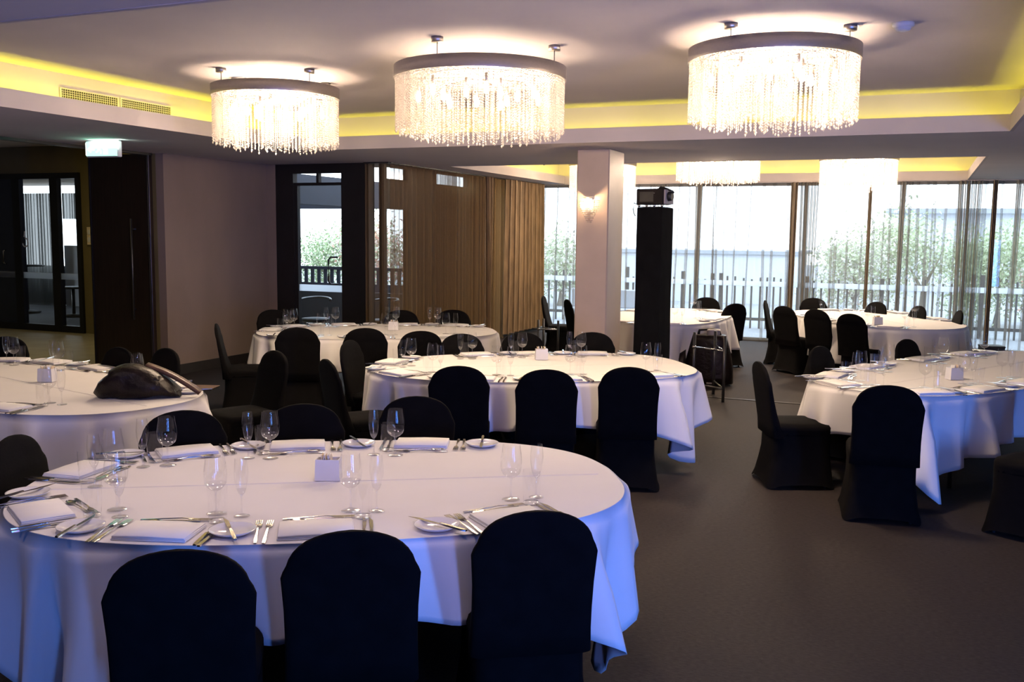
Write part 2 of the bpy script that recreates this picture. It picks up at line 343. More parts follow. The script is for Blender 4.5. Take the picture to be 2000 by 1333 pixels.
for i, (a, b) in enumerate(fd):
    fr = struct(MB().box(a, a+.09, 12.80, 12.9, 0, 2.84).box(b-.09, b, 12.80, 12.9, 0, 2.84).box(a+.09, b-.09, 12.80, 12.9, 2.74, 2.84).box(a+.09, b-.09, 12.80, 12.9, 0, .12).build('door_%d' % (i+2), M_['frame']))
    if i == 0:
        struct(MB().box(a+.09, b-.09, 12.84, 12.87, .12, 2.74).build('door_panel', M_['bluegrey'], fr))
        struct(MB().tube([(-15.5, 12.80, 1.20), (-15.5, 12.74, 1.22), (-15.5, 12.74, 1.44), (-15.5, 12.80, 1.46)], .012).build('pull_handle', M_['chrome'], fr))
    else:
        struct(MB().box(a+.09, b-.09, 12.845, 12.855, .12, 2.74).build('pane', M_['pane'], fr))
    struct(MB().box(a+.09, b-.09, 12.825, 12.835, .95, 1.06).build('frosted_band', M_['film'], fr))
    if i == 1:
        ms = []
        for k in range(22):
            t = 2*PI*k/22*.8
            ms.append((-15.05+.07*math.sin(t), 12.838, 1.60+.08*math.cos(t)))
        mk = MB().tube(ms, .010, 6).tube([(-15.07, 12.838, 1.70), (-15.06, 12.838, 1.74), (-15.05, 12.838, 1.80)], .012, 6)
        struct(mk.build('round_marking', M_['plastic'], fr))
dl = struct(MB().cbox(-9.86, -8.86, 9.40, 9.46, .01, 2.79, .004).build('door_5', M_['darkwood']))
struct(MB().box(-9.84, -9.825, 9.385, 9.40, .02, 2.77).box(-8.89, -8.875, 9.385, 9.40, .02, 2.77).build('edge_strip', M_['frame'], dl))
struct(MB().tube([(-9.13, 9.36, .72), (-9.13, 9.36, 1.99)], .012).tube([(-9.13, 9.36, .85), (-9.13, 9.40, .85)], .01).tube([(-9.13, 9.36, 1.86), (-9.13, 9.40, 1.86)], .016).tube([(-9.13, 9.36, 1.86), (-9.06, 9.36, 1.86)], .012).build('pull_handle', M_['leg'], dl))
sbox('trim_2', M_['frame'], -8.93, -8.85, 2.0, 9.46, SO-.03, SO)
pl = thing('wall_panel', 'narrow beige switch plate on the foyer wall beside the dark door', 'switch', (-13.53, 12.85, 1.58))
MB().cbox(0, .11, -.03, 0, 0, .31, .006).build('plate', M_['paper'], pl)
MB().box(.03, .08, -.036, -.03, .18, .26).box(.03, .08, -.036, -.03, .05, .13).build('button', M_['plastic'], pl)
# room beyond the foyer doors
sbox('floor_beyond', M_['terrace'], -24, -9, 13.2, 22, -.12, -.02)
sbox('ceiling_beyond', M_['ply'], -24, -13.0, 12.95, 17.6, 2.90, 3.1)
sbox('wall_beyond_low', M_['render'], -19.0, -18.0, 17.3, 17.4, 0, 1.46)
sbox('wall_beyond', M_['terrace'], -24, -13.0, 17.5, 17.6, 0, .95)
sbox('wall_beyond_side', M_['frame'], -13.06, -13.0, 12.95, 17.5, 0, 3.0)

# ================================================================== outdoors
sbox('ground', M_['deck'], -30, 30, 17.55, 70, -.2, -.06)
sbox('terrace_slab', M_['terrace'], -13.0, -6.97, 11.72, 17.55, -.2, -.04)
pg = thing('awning_beam', 'dark blue awning beam outside above the glass door view', 'awning', (0, 0, 0))
MB().box(-13.0, -9.3, 15.9, 16.1, 2.30, 2.78).box(-9.5, -9.3, 12.6, 15.9, 2.30, 2.78).build('fascia_board', M_['roofdark'], pg)
MB().box(-13.0, -12.9, 15.95, 16.05, -.04, 2.3).box(-9.46, -9.34, 12.0, 12.2, -.04, 2.78).build('post', M_['roofdark'], pg)
bl = thing('balustrade', 'dark terrace balustrade seen through the glass door', 'railing', (0, 0, 0))
MB().box(-13.0, -8.6, 16.0, 16.06, 1.12, 1.18).box(-13.0, -8.6, 16.0, 16.05, .0, .86).build('rail', M_['roofdark'], bl)
m1 = MB()
for k in range(30): m1.box(-13+k*.15, -12.93+k*.15, 16.01, 16.04, .86, 1.12)
stuff(m1.build('picket', M_['roofdark'], bl))
MB().box(-11.6, -8.2, 14.6, 14.64, -.04, .80).build('side_panel', M_['bluegrey'], bl)
def tub_chair(x, y, rz, label):
    t = thing('terrace_chair', label, 'chair', (x, y, -.04), rz)
    MB().lathe([(.20, .42), (.23, .44), (.23, .48), (.0, .50)], 14).build('seat', M_['blackplastic'], t)
    pts = [(.25*math.cos(a), .25*math.sin(a), .78+.03*math.sin(a)) for a in [PI*k/10 for k in range(11)]]
    MB().tube(pts, .022).build('backrest', M_['leg'], t)
    for k in range(4):
        a = PI/4+k*PI/2; MB().tube([(.18*math.cos(a), .18*math.sin(a), .45), (.24*math.cos(a), .24*math.sin(a), 0)], .014).build('leg', M_['leg'], t)
tub_chair(-9.1, 13.3, .3, 'round backed terrace chair behind the lower left of the door glass')
tub_chair(-8.0, 13.6, -.4, 'round backed terrace chair behind the lower right of the door glass')
def high_table(x, y, z, label):
    t = thing('bar_table', label, 'table', (x, y, 0))
    MB().lathe([(0, z), (.38, z), (.38, z-.03), (0, z-.035)], 20).build('tabletop', M_['blackplastic'], t)
    MB().tube([(0, 0, .02), (0, 0, z-.03)], .035).build('pedestal', M_['blackplastic'], t)
    MB().lathe([(.28, 0), (.28, .02), (.04, .05)], 16).build('base', M_['blackplastic'], t)
high_table(-18.3, 15.6, 1.05, 'dark pedestal bar table behind the left foyer pane')
high_table(-16.7, 15.4, .62, 'low dark round table behind the right foyer pane')
# fence of pickets beyond the window wall
fn = thing('picket_fence', 'dark picket fence outside the far window wall', 'fence', (0, 0, 0))
m1 = MB(); rf = random.Random(3)
x = -9.0
while x < 8:
    wd = .035 if rf.random() < .85 else .08; top = .98+rf.uniform(-.06, .10)+(.1 if wd > .05 else 0)
    m1.box(x, x+wd, 20.5, 20.54, -.06, top); x += .15+rf.uniform(-.015, .03)
stuff(m1.build('picket', M_['fence'], fn))
MB().box(-9, 8, 20.55, 20.60, .10, .16).build('rail', M_['fence'], fn)
gw = thing('garden_wall', 'pale rendered low building behind the fence', 'building', (0, 0, 0))
MB().box(-9.5, -3.2, 28, 31, -.06, 1.35).build('wall', M_['render'], gw)
MB().box(-9.6, -3.1, 27.9, 31.1, 1.35, 1.45).build('coping', M_['roofsheet'], gw)
bd = thing('warehouse', 'pale building with a grey roof edge beyond the trees', 'building', (0, 0, 0))
MB().box(-.8, 22, 38, 46, -.06, 2.75).build('wall', M_['render'], bd)
MB().box(-1.2, 22.4, 37.6, 46.4, 2.75, 2.92).build('roof', M_['roofsheet'], bd)
def tree(x, y, h, wr, mats, label, seed, n=6000, group=None, z0=.5):
    r = random.Random(seed)
    t = thing('leafy_tree', label, 'tree', (x, y, -.06), 0, group)
    MB().tube([(0, 0, 0), (.04, .02, h*.4), (-.03, .05, h*.75)], [.09, .06, .03]).tube([(.04, .02, h*.35), (.3*wr, .1, h*.7)], [.04, .015]).tube([(0, .02, h*.3), (-.35*wr, -.05, h*.65)], [.04, .015]).build('trunk', M_['trunk'], t)
    for mi, mn in enumerate(mats):
        mb = MB()
        for k in range(n//len(mats)):
            cl = r.randrange(9); rr = random.Random(seed*31+cl)
            cx, cy_, cz = rr.uniform(-.65, .65)*wr, rr.uniform(-.5, .5)*wr, z0+(h-z0)*rr.uniform(.1, .85)
            p = Vector((cx+r.gauss(0, .24*wr), cy_+r.gauss(0, .22*wr), max(.1, cz+r.gauss(0, .13*h))))
            s = r.uniform(.03, .06); a = Vector((r.uniform(-1, 1), r.uniform(-1, 1), r.uniform(-1, 1))).normalized()*s
            b = a.cross(Vector((r.uniform(-1, 1), r.uniform(-1, 1), r.uniform(-1, 1)))).normalized()*s*.5
            mb.add([p-a, p+b, p+a, p-b], [(0, 1, 2, 3)])
        stuff(mb.build('foliage', M_[mn], t))
TR = [(-1.35, 23.4, 1.7, 1.1, ('leaf_a', 'leaf_c'), 'pale bushy tree outside, left of the trees behind the right window table'),
      (.1, 24.2, 2.35, 1.3, ('leaf_a', 'leaf_b', 'leaf_c'), 'tall pale tree outside behind the middle of the right window table'),
      (1.6, 23.2, 2.1, 1.1, ('leaf_b', 'leaf_a'), 'green tree outside behind the dark curtain stack'),
      (2.9, 23.8, 1.75, 1.2, ('leaf_c', 'leaf_a', 'leaf_r'), 'reddish green shrub outside at the right edge of the windows'),
      (4.4, 24.4, 2.3, 1.3, ('leaf_b', 'leaf_a'), 'rightmost green tree outside the windows'),
      (-8.9, 24.5, 1.9, 1.1, ('leaf_b', 'leaf_c'), 'small tree outside left of the beige column'),
      (-14.6, 22.0, 2.0, 1.3, ('leaf_a', 'leaf_b'), 'bright green tree seen through the glass door'),
      (-12.0, 19.6, 2.1, 1.0, ('leaf_a', 'leaf_c', 'leaf_r'), 'small tree with reddish leaves seen through the bronze sheers')]
for i, (x, y, h, wr, ms, lb) in enumerate(TR): tree(x, y, h, wr, ms, lb, 11+i)
so = thing('terrace_sofa', 'pale outdoor bench by the window behind the profile chairs', 'bench', (-5.9, 18.9, -.06))
MB().cbox(-.8, .8, -.3, .3, .25, .42, .03).build('seat', M_['render'], so); MB().cbox(-.8, .8, .2, .3, .42, .80, .03).build('backrest', M_['render'], so)
for sx in (-.7, .7):
    for sy in (-.22, .22): MB().box(sx-.03, sx+.03, sy-.03, sy+.03, 0, .26).build('leg', M_['fence'], so)

# ================================================================== curtains
def curtain(name, label, cat, pts, mt, z0=.03, z1=2.79, slant=0, group=None, rows=6, billow=0):
    """pts: plan polyline; each is (x, y, dx) where dx is how far the fold drifts from top to hem"""
    mb = MB(); rings = []
    for k in range(rows+1):
        t = k/rows; z = z1+(z0-z1)*t
        rings.append([(p[0]+p[2]*t*(dirx[0] if False else 1)*ax[0], p[1]+p[2]*t*ax[1], z) for p, ax in [((p[0], p[1], p[2]), p[3]) for p in pts]])
    mb.loft(rings, False, True, closed=False)
    o = mb.build(name, mt); return tag(o, label, cat, group)
def sheer_pts(a, b, fixed, axis, seed, lo, hi, stack=0, tight=False):
    r = random.Random(seed); ax = (1, 0) if axis == 'x' else (0, 1)
    pts = []; u = a; side = 1; drift = 0
    def P(u, dpt, dr):
        return (u, fixed+dpt, dr, ax) if axis == 'x' else (fixed+dpt, u, dr, ax)
    while u < b:
        seg = r.uniform(lo, hi)
        if r.random() < .3: seg *= .35
        nd = r.uniform(-1, 1)*(hi*.28)
        n = 5
        for k in range(n+1):
            t = k/n; pts.append(P(u+seg*t, -.03*math.sin(PI*t)+.012*math.sin(7*u), drift+(nd-drift)*t))
        drift = nd; u += seg
        fb = r.uniform(.02, .055)            # Z fold: three layers
        pts.append(P(u+.008, .012, drift)); pts.append(P(u-fb*.5, .026, drift)); pts.append(P(u-fb, .034, drift)); pts.append(P(u-fb*.9, .040, drift)); pts.append(P(u-.1*fb, .045, drift))
    return pts
def stack_pts(a, b, fixed, axis, seed, amp=.05, wl=.07, over=.35, drift=0.0, jit=.3):
    r = random.Random(seed); ax = (1, 0) if axis == 'x' else (0, 1); pts = []; u = a; ph = 0
    while u < b:
        L = wl*r.uniform(1-jit, 1+jit); A = amp*r.uniform(.7, 1.2)
        for k in range(8):
            t = k/8; uu = u+L*t+over*L*math.sin(4*PI*t)*.5; dp = A*math.sin(2*PI*t)
            q = drift*(1-2*(uu-a)/(b-a))
            pts.append((uu, fixed+dp, q, ax) if axis == 'x' else (fixed+dp, uu, q, ax))
        u += L
    return pts
WIN = [(-6.80, -5.2, 'left of the beige column'), (-5.25, -3.70, 'behind the beige column'), (-3.72, -1.92, 'behind the black tower and left chandelier'), (-1.66, -.32, 'behind the right window table'),
       (-.35, .58, 'right of centre, beside the grey fabric stack'), (.80, 2.2, 'at the right edge of the picture'), (2.2, 4.6, 'beyond the right edge'), (4.6, 5.95, 'in the far right corner')]
for i, (a, b, wh) in enumerate(WIN):
    curtain('sheer_curtain', 'grey sheer curtain '+wh, 'curtain', sheer_pts(a, b, 17.38, 'x', 40+i, .07, .26), M_['sheer'], group='sheers on the window wall')
for i, (a, b, wh, am) in enumerate([(-6.86, -6.70, 'in the corner by the gold drape', .04), (-1.95, -1.66, 'left of the right window chandelier', .05), (-3.76, -3.68, 'behind the left window chandelier', .03), (.52, .84, 'right of the right window table', .06), (-.36, -.29, 'behind the right end of the window table', .03), (1.35, 1.42, 'nearest the right picture edge', .03)]):
    curtain('curtain_stack', 'dense grey fold of sheer curtain '+wh, 'curtain', stack_pts(a, b, 17.34, 'x', 60+i, am, .055, .5, .03), M_['sheerstack'], group='gathered sheers on the window wall')
# bronze sheers along the left
for i, (a, b, wh, wl_) in enumerate([(11.62, 12.95, 'beside the dark pillar', .105), (12.95, 13.55, 'in dense folds left of centre', .06), (13.55, 14.75, 'in the middle of the left run', .10), (14.62, 15.08, 'in dense folds near the gold drape', .055), (15.02, 15.5, 'with a bright gap next to the gold drape', .11)]):
    curtain('bronze_sheer_curtain', 'bronze sheer curtain '+wh, 'curtain', stack_pts(a, b, -6.71, 'y', 80+i, .055 if wl_ > .09 else .05, wl_*1.15, .10 if wl_ > .09 else .3, 0 if wl_ > .09 else .05), M_['sheerl'], group='bronze sheers on the left glazing')
curtain('tan_drape', 'narrow tan drape bundle between the two window tables', 'curtain', stack_pts(-2.10, -1.97, 17.32, 'x', 120, .05, .06, .4, .02), M_['edge'], z0=.04)
for i, (a, b, wh) in enumerate([(-.84, -.78, 'behind the middle of the right window table'), (1.02, 1.08, 'near the right picture edge')]):
    curtain('sheer_leading_edge', 'slanting tan edge fold of sheer '+wh, 'curtain', stack_pts(a, b, 17.31, 'x', 130+i, .03, .03, .4, 0), M_['edge'], z0=.04)
o = curtain('bronze_sheer_curtain', 'bronze sheer curtain edge across the dark pillar', 'curtain', stack_pts(-7.05, -6.70, 11.52, 'x', 90, .03, .10, .15), M_['sheerl'], group='bronze sheers on the left glazing')
curtain('gold_drape', 'opaque gold brown pleated drape in the far left corner', 'curtain', stack_pts(15.5, 17.2, -6.66, 'y', 95, .10, .19, .30, -.08), M_['drape'], z0=.10)
curtain('gold_drape', 'narrow gold brown drape fold among the bronze sheers', 'curtain', stack_pts(14.70, 14.92, -6.66, 'y', 96, .04, .07, .3, .1), M_['drape'], z0=.10)
tk = MB().box(-6.76, -6.66, 11.5, 17.4, 2.785, 2.80).box(-7.05, -6.66, 11.48, 11.55, 2.785, 2.80).build('trim_3', M_['frame']); struct(tk)
struct(MB().box(-6.76, 5.95, 17.32, 17.42, 2.785, 2.80).build('trim_4', M_['fascia']))
# foyer-side curtains
for i, (a, b, wh) in enumerate([(-23.0, -18.9, 'left of the bright gap'), (-18.2, -13.2, 'right of the bright gap')]):
    curtain('foyer_curtain', 'grey curtain beyond the foyer doors '+wh, 'curtain', stack_pts(a, b, 17.2, 'x', 99+i, .04, .10, .2), M_['foyersheer'], z0=-.0, z1=2.70, group='curtains beyond the foyer doors')

curtain('foyer_curtain', 'short grey curtain beyond the foyer doors above the bright gap', 'curtain', stack_pts(-18.9, -18.2, 17.2, 'x', 108, .04, .10, .2), M_['foyersheer'], z0=2.09, z1=2.70, group='curtains beyond the foyer doors')

# ================================================================== chandeliers
def chand_mesh():
    r = random.Random(5); mb = MB(); R = .5
    def bead(x, y, z, s, h):
        o = len(mb.v)
        mb.v += [(x, y, z+h), (x+s, y, z), (x, y+s, z), (x-s, y, z), (x, y-s, z), (x, y, z-h)]
        mb.f += [(o, o+1, o+2), (o, o+2, o+3), (o, o+3, o+4), (o, o+4, o+1), (o+5, o+2, o+1), (o+5, o+3, o+2), (o+5, o+4, o+3), (o+5, o+1, o+4)]
        mb.sm += [False]*8
    for rad, n, base in ((.485, 116, .345), (.462, 104, .37), (.40, 80, .385), (.31, 56, .40)):
        for k in range(n):
            a = 2*PI*k/n+rad*9; L = base+(.035 if k % 2 else 0)+r.uniform(-.012, .02)
            nb = int(L/.0185)
            for j in range(nb): bead(rad*math.cos(a), rad*math.sin(a), -.008-j*.0185, .0056, .0085)
            bead(rad*math.cos(a), rad*math.sin(a), -.008-nb*.0185-.004, .0072, .013)
    return mb
def halo_dimmer():
    mt, n, out = node_mat('halo_dimmer_plate')
    d = n.nodes.new('ShaderNodeBsdfDiffuse'); t = n.nodes.new('ShaderNodeBsdfTransparent'); a = n.nodes.new('ShaderNodeMixShader')
    d.inputs[0].default_value = (.85, .82, .78, 1); t.inputs[0].default_value = (1, 1, 1, 1); a.inputs[0].default_value = .50
    n.links.new(d.outputs[0], a.inputs[1]); n.links.new(t.outputs[0], a.inputs[2]); n.links.new(a.outputs[0], out.inputs[0]); return mt
M_['halo_dimmer'] = halo_dimmer()
dme = MB().lathe([(0, .020), (.488, .020)], 48, smooth=False).mesh('top_plate'); dme.materials.append(M_['halo_dimmer'])  # unseen plate added inside the ring to dim the halo on the ceiling
cmb = chand_mesh().mesh('crystal_strand'); cmb.materials.append(M_['crystal'])
def ring_mesh():
    mb = MB()
    mb.lathe([(.497, -.012), (.497, .078), (.490, .078), (.490, -.012), (.497, -.012)], 72)
    return mb.mesh('ring_band')
rme = ring_mesh(); rme.materials.append(M_['band'])
hr = MB()
for rr in (.465, .40, .31): hr.lathe([(rr+.006, .004), (rr+.006, .010), (rr-.006, .010), (rr-.006, .004), (rr+.006, .004)], 48)
for k in range(4):
    a = k*PI/4+.2; c_, s_ = math.cos(a), math.sin(a); hr.tube([(-.49*c_, -.49*s_, .012), (.49*c_, .49*s_, .012)], .005, 6)
hme = hr.mesh('hanging_frame'); hme.materials.append(M_['band'])
bme = MB().lathe([(.0, .04), (.014, .034), (.019, .0), (.016, -.036), (.0, -.044)], 10).mesh('bulb'); bme.materials.append(M_['bulb'])
sme = MB().lathe([(.012, .03), (.012, .10)], 8, caps=True).mesh('bulb_holder'); sme.materials.append(M_['band'])
def chandelier(x, y, D, z, label, ang0, power):
    t = thing('crystal_chandelier', label, 'chandelier', (x, y, z), 0, 'crystal drum chandeliers')
    def sc_(o): o.scale = (D, D, 1.0); return o
    sc_(place('ring_band', rme, t)); sc_(place('hanging_frame', hme, t)); sc_(place('top_plate', dme, t))  # top_plate is the added halo dimmer
    stuff(sc_(place('crystal_strand', cmb, t)))
    for k in range(14):
        a = 2*PI*k/14+.3; rr = .36*D if k % 2 else .22*D
        b = place('bulb', bme, t, (rr*math.cos(a), rr*math.sin(a), -.125)); place('bulb_holder', sme, b)
    for k in range(4):
        a = ang0+k*PI/2; px, py = .47*D*math.cos(a), .47*D*math.sin(a)
        cn = MB().lathe([(0, 0), (.042, 0), (.042, .036), (0, .036)], 18, (px, py, CE-z-.035)).build('ceiling_canopy', M_['band'], t)
        MB().tube([(px, py, .03), (px, py, CE-z-.034)], .003, 6).build('cable', M_['leg'], cn)
    for (dz, pw, sz) in ((-.17, power, .14),):
        l = bpy.data.lights.new('chandelier_lamp', 'POINT'); l.energy = pw; l.color = (1, .74, .52); l.shadow_soft_size = sz
        lo = bpy.data.objects.new('chandelier_lamp', l); COL.objects.link(lo); lo.location = (x, y, z+dz)
for a in [(-5.18, 7.02, 1.09, 3.0, 'leftmost crystal drum chandelier, nearest the air vents', -1.95, 165), (-3.06, 6.62, 1.28, 2.985, 'large middle crystal drum chandelier over the middle table', -1.65, 100),
          (-.97, 6.76, 1.13, 3.02, 'crystal drum chandelier at upper right of the raised ceiling', -1.95, 165), (-2.56, 13.16, 1.13, 3.0, 'far crystal drum chandelier above the black tower window table', -1.5, 260),
          (-.91, 15.42, 1.13, 3.0, 'far right crystal drum chandelier above the right window table', -1.5, 260), (-4.95, 15.6, 1.13, 3.0, 'far crystal drum chandelier mostly hidden behind the column', -1.5, 230)]: chandelier(*a)
# wall sconce on the column
sn = thing('crystal_sconce', 'small lit crystal wall sconce on the beige column', 'sconce', (-3.44, 10.39, 2.13))
MB().lathe([(.0, .135), (.055, .135), (.055, .128), (.0, .128)], 20, (0, -.07, 0)).box(-.04, .04, -.03, 0, .06, .14).build('top_plate', M_['band'], sn)
MB().box(-.05, .05, -.012, 0, -.03, .15).build('back_plate', M_['band'], sn)
MB().lathe([(0, .10), (.018, .08), (.022, .04), (.014, .01), (0, 0)], 12, (0, -.07, .02)).build('bulb', M_['capsule'], sn)
mb = MB()
for (rad, zz, n) in [(.115, .10, 26), (.115, .08, 26), (.112, .06, 26), (.108, .04, 25), (.100, .02, 24), (.09, 0, 22), (.08, -.022, 20), (.07, -.044, 18), (.058, -.066, 15), (.046, -.088, 12), (.034, -.11, 9), (.022, -.132, 7)]:
    for k in range(n):
        a = PI*k/(n-1)+PI; x, y, z = rad*math.cos(a), rad*math.sin(a)*.95-.004, zz; o = len(mb.v); s = .0068
        mb.v += [(x, y, z+.009), (x+s, y, z), (x, y+s, z), (x-s, y, z), (x, y-s, z), (x, y, z-.009)]
        mb.f += [(o, o+1, o+2), (o, o+2, o+3), (o, o+3, o+4), (o, o+4, o+1), (o+5, o+2, o+1), (o+5, o+3, o+2), (o+5, o+4, o+3), (o+5, o+1, o+4)]; mb.sm += [False]*8
stuff(mb.build('crystal_strand', M_['crystal'], sn))
l = bpy.data.lights.new('sconce_lamp', 'POINT'); l.energy = 20; l.color = (1, .66, .38); l.shadow_soft_size = .02
lo = bpy.data.objects.new('sconce_lamp', l); COL.objects.link(lo); lo.location = (-3.44, 10.30, 2.215)
# ceiling bits
for (x, y, lab) in ((-.17, 6.62, 'round white smoke detector on the ceiling right of the chandeliers'), (-5.55, 7.0, 'small white smoke detector beside the leftmost chandelier')):
    s = thing('smoke_detector', lab, 'detector', (x, y, CE)); 
    MB().lathe([(0, 0), (.065, 0), (.065, -.02), (.05, -.028)], 20).build('base', M_['plastic'], s); MB().lathe([(.05, -.028), (.042, -.045), (.02, -.052), (0, -.053)], 20).build('sensor', M_['plastic'], s)
for (x, y, z, rz, lab) in ((-4.85, 12.62, 2.80, .6, 'small speaker in the cove left of the column'), (.80, 9.62, 2.90, -.7, 'small pale speaker in the cove at the right picture edge')):
    s = thing('cove_speaker', lab, 'speaker', (x, y, z), rz)
    MB().cbox(-.055, .055, -.05, .05, .10, .26, .01).build('cabinet', M_['fascia'], s); MB().box(-.045, .045, -.056, -.05, .11, .25).build('grille', M_['greyplastic'], s)
    MB().tube([(0, .0, 0), (0, .0, .12)], .012).build('bracket', M_['greyplastic'], s)
# air vents in the left cove wall
for (y0, y1, lab) in ((6.28, 6.92, 'left air vent grille in the glowing cove'), (6.96, 7.60, 'right air vent grille in the glowing cove')):
    v = thing('air_vent', lab, 'vent', (-6.868, 0, 0))
    MB().box(-.002, .002, y0, y1, 2.955, 3.055).build('backing', M_['vent'], v)
    MB().box(.002, .012, y0-.01, y1+.01, 3.05, 3.06).box(.002, .012, y0-.01, y1+.01, 2.95, 2.957).box(.002, .012, y0-.01, y0+.004, 2.957, 3.05).box(.002, .012, y1-.004, y1+.01, 2.957, 3.05).build('frame', M_['fascia'], v)
    for k in range(4): MB().box(.003, .008, y0+.004, y1-.004, 2.974+k*.019, 2.977+k*.019).build('slat', M_['fascia'], v)
    gm = MB()
    n = 26
    for k in range(1, n): gm.box(.004, .007, y0+(y1-y0)*k/n-.0015, y0+(y1-y0)*k/n+.0015, 2.957, 3.05)
    stuff(gm.build('divider', M_['fascia'], v))
# exit sign hung under the soffit
ex = thing('exit_sign', 'glowing green and white running man exit sign under the ceiling', 'exit sign', (-8.10, 7.95, 2.62), .12)
ex.scale = (.88, 1, 1)
MB().cbox(-.235, .235, -.035, .035, 0, .17, .012).build('housing', M_['plastic'], ex)
MB().box(-.22, .22, -.040, -.036, .012, .158).build('lit_face', M_['green'], ex)
sg = MB()
def poly(pts, t=.004): 
    n = len(pts); vs = [(x, -.045, z) for x, z in pts]+[(x, -.041, z) for x, z in pts]
    sg.add(vs, [tuple(range(n)), tuple(reversed(range(n, 2*n)))]+[(i, i+n, (i+1) % n+n, (i+1) % n) for i in range(n)])
poly([(.03, .03), (.09, .03), (.09, .145), (.03, .145)])
hd = [(-.02+.011*math.cos(2*PI*k/10), .13+.011*math.sin(2*PI*k/10)) for k in range(10)]; poly(hd)
poly([(-.035, .118), (-.012, .118), (-.022, .080), (-.048, .080)]); poly([(-.035, .082), (-.022, .082), (.004, .062), (-.002, .034), (-.012, .034), (-.010, .058)])
poly([(-.048, .082), (-.032, .082), (-.048, .052), (-.076, .046), (-.076, .056), (-.056, .060)]); poly([(-.012, .114), (.014, .098), (.018, .104), (-.012, .122)]); poly([(-.035, .114), (-.062, .100), (-.062, .092), (-.030, .104)])
poly([(-.20, .080), (-.15, .115), (-.15, .092), (-.10, .092), (-.10, .068), (-.15, .068), (-.15, .045)])
sg.build('running_figure', M_['exitwhite'], ex)
MB().box(-.225, .225, -.02, .02, .17, .18).build('mount', M_['greyplastic'], ex)
MB().box(-.24, -.236, -.025, .025, .02, .15).build('side_lens', M_['exitwhite'], ex)
l = bpy.data.lights.new('exit_glow', 'AREA'); l.shape = 'RECTANGLE'; l.size = .4; l.size_y = .1; l.energy = 1.6; l.color = (.7, 1, .9)
lo = bpy.data.objects.new('exit_glow', l); COL.objects.link(lo); lo.location = (-8.02, 7.89, 2.76); lo.rotation_euler = (math.radians(115), 0, .12)

# ================================================================== tables and cloths
TB = {'t1': (-2.346, 3.536, .555, 1.305, .86, 2.619, 2.645), 't2': (-2.955, 7.461, .588, 1.372, .908, 2.136, 3.0), 't3': (-5.564, 9.357, .565, 1.344, .849, 2.633, 2.727),
      't4': (-3.168, 13.136, 1.556, 1.456, .822, 2.874, 2.158), 't5': (-.506, 14.122, -1.135, 1.553, .971, 2.962, 2.151), 't6': (.5, 9.0, 1.068, 1.9, .75, 2.95, 2.825), 't0': (-5.855, 4.966, -.242, 1.586, .843, 2.701, 2.414)}
TN = {'t1': 'nearest table', 't2': 'middle table', 't3': 'table by the bronze curtains', 't4': 'window table behind the tower', 't5': 'right window table', 't6': 'right-hand table', 't0': 'left table with the handbag'}
def cont(q, t, k=1.0):
    cx, cy_, th, a, b, nL, nR = q; c, s = math.cos(t), math.sin(t); n = nR if c > 0 else nL
    x = a*math.copysign(abs(c)**(2/n), c)*k; y = b*math.copysign(abs(s)**(2/n), s)*k
    return x, y
def wloc(q, x, y):
    cx, cy_, th = q[:3]; return cx+x*math.cos(th)-y*math.sin(th), cy_+x*math.sin(th)+y*math.cos(th)
def contour(q, n=240, k=1.0):      # evenly spaced points and outward normals in table frame
    raw = [cont(q, 2*PI*i/2400, k) for i in range(2400)]
    acc = [0]
    for i in range(2400): a, b = raw[i], raw[(i+1) % 2400]; acc.append(acc[-1]+math.hypot(b[0]-a[0], b[1]-a[1]))
    out = []; j = 0
    for i in range(n):
        s = acc[-1]*i/n
        while acc[j+1] < s: j += 1
        out.append(raw[j])
    nr = []
    for i in range(n):
        a, b = out[i-3], out[(i+3) % n]; tx, ty = b[0]-a[0], b[1]-a[1]; L = math.hypot(tx, ty); nr.append((ty/L, -tx/L))
    return out, nr, acc[-1]
HT = .75
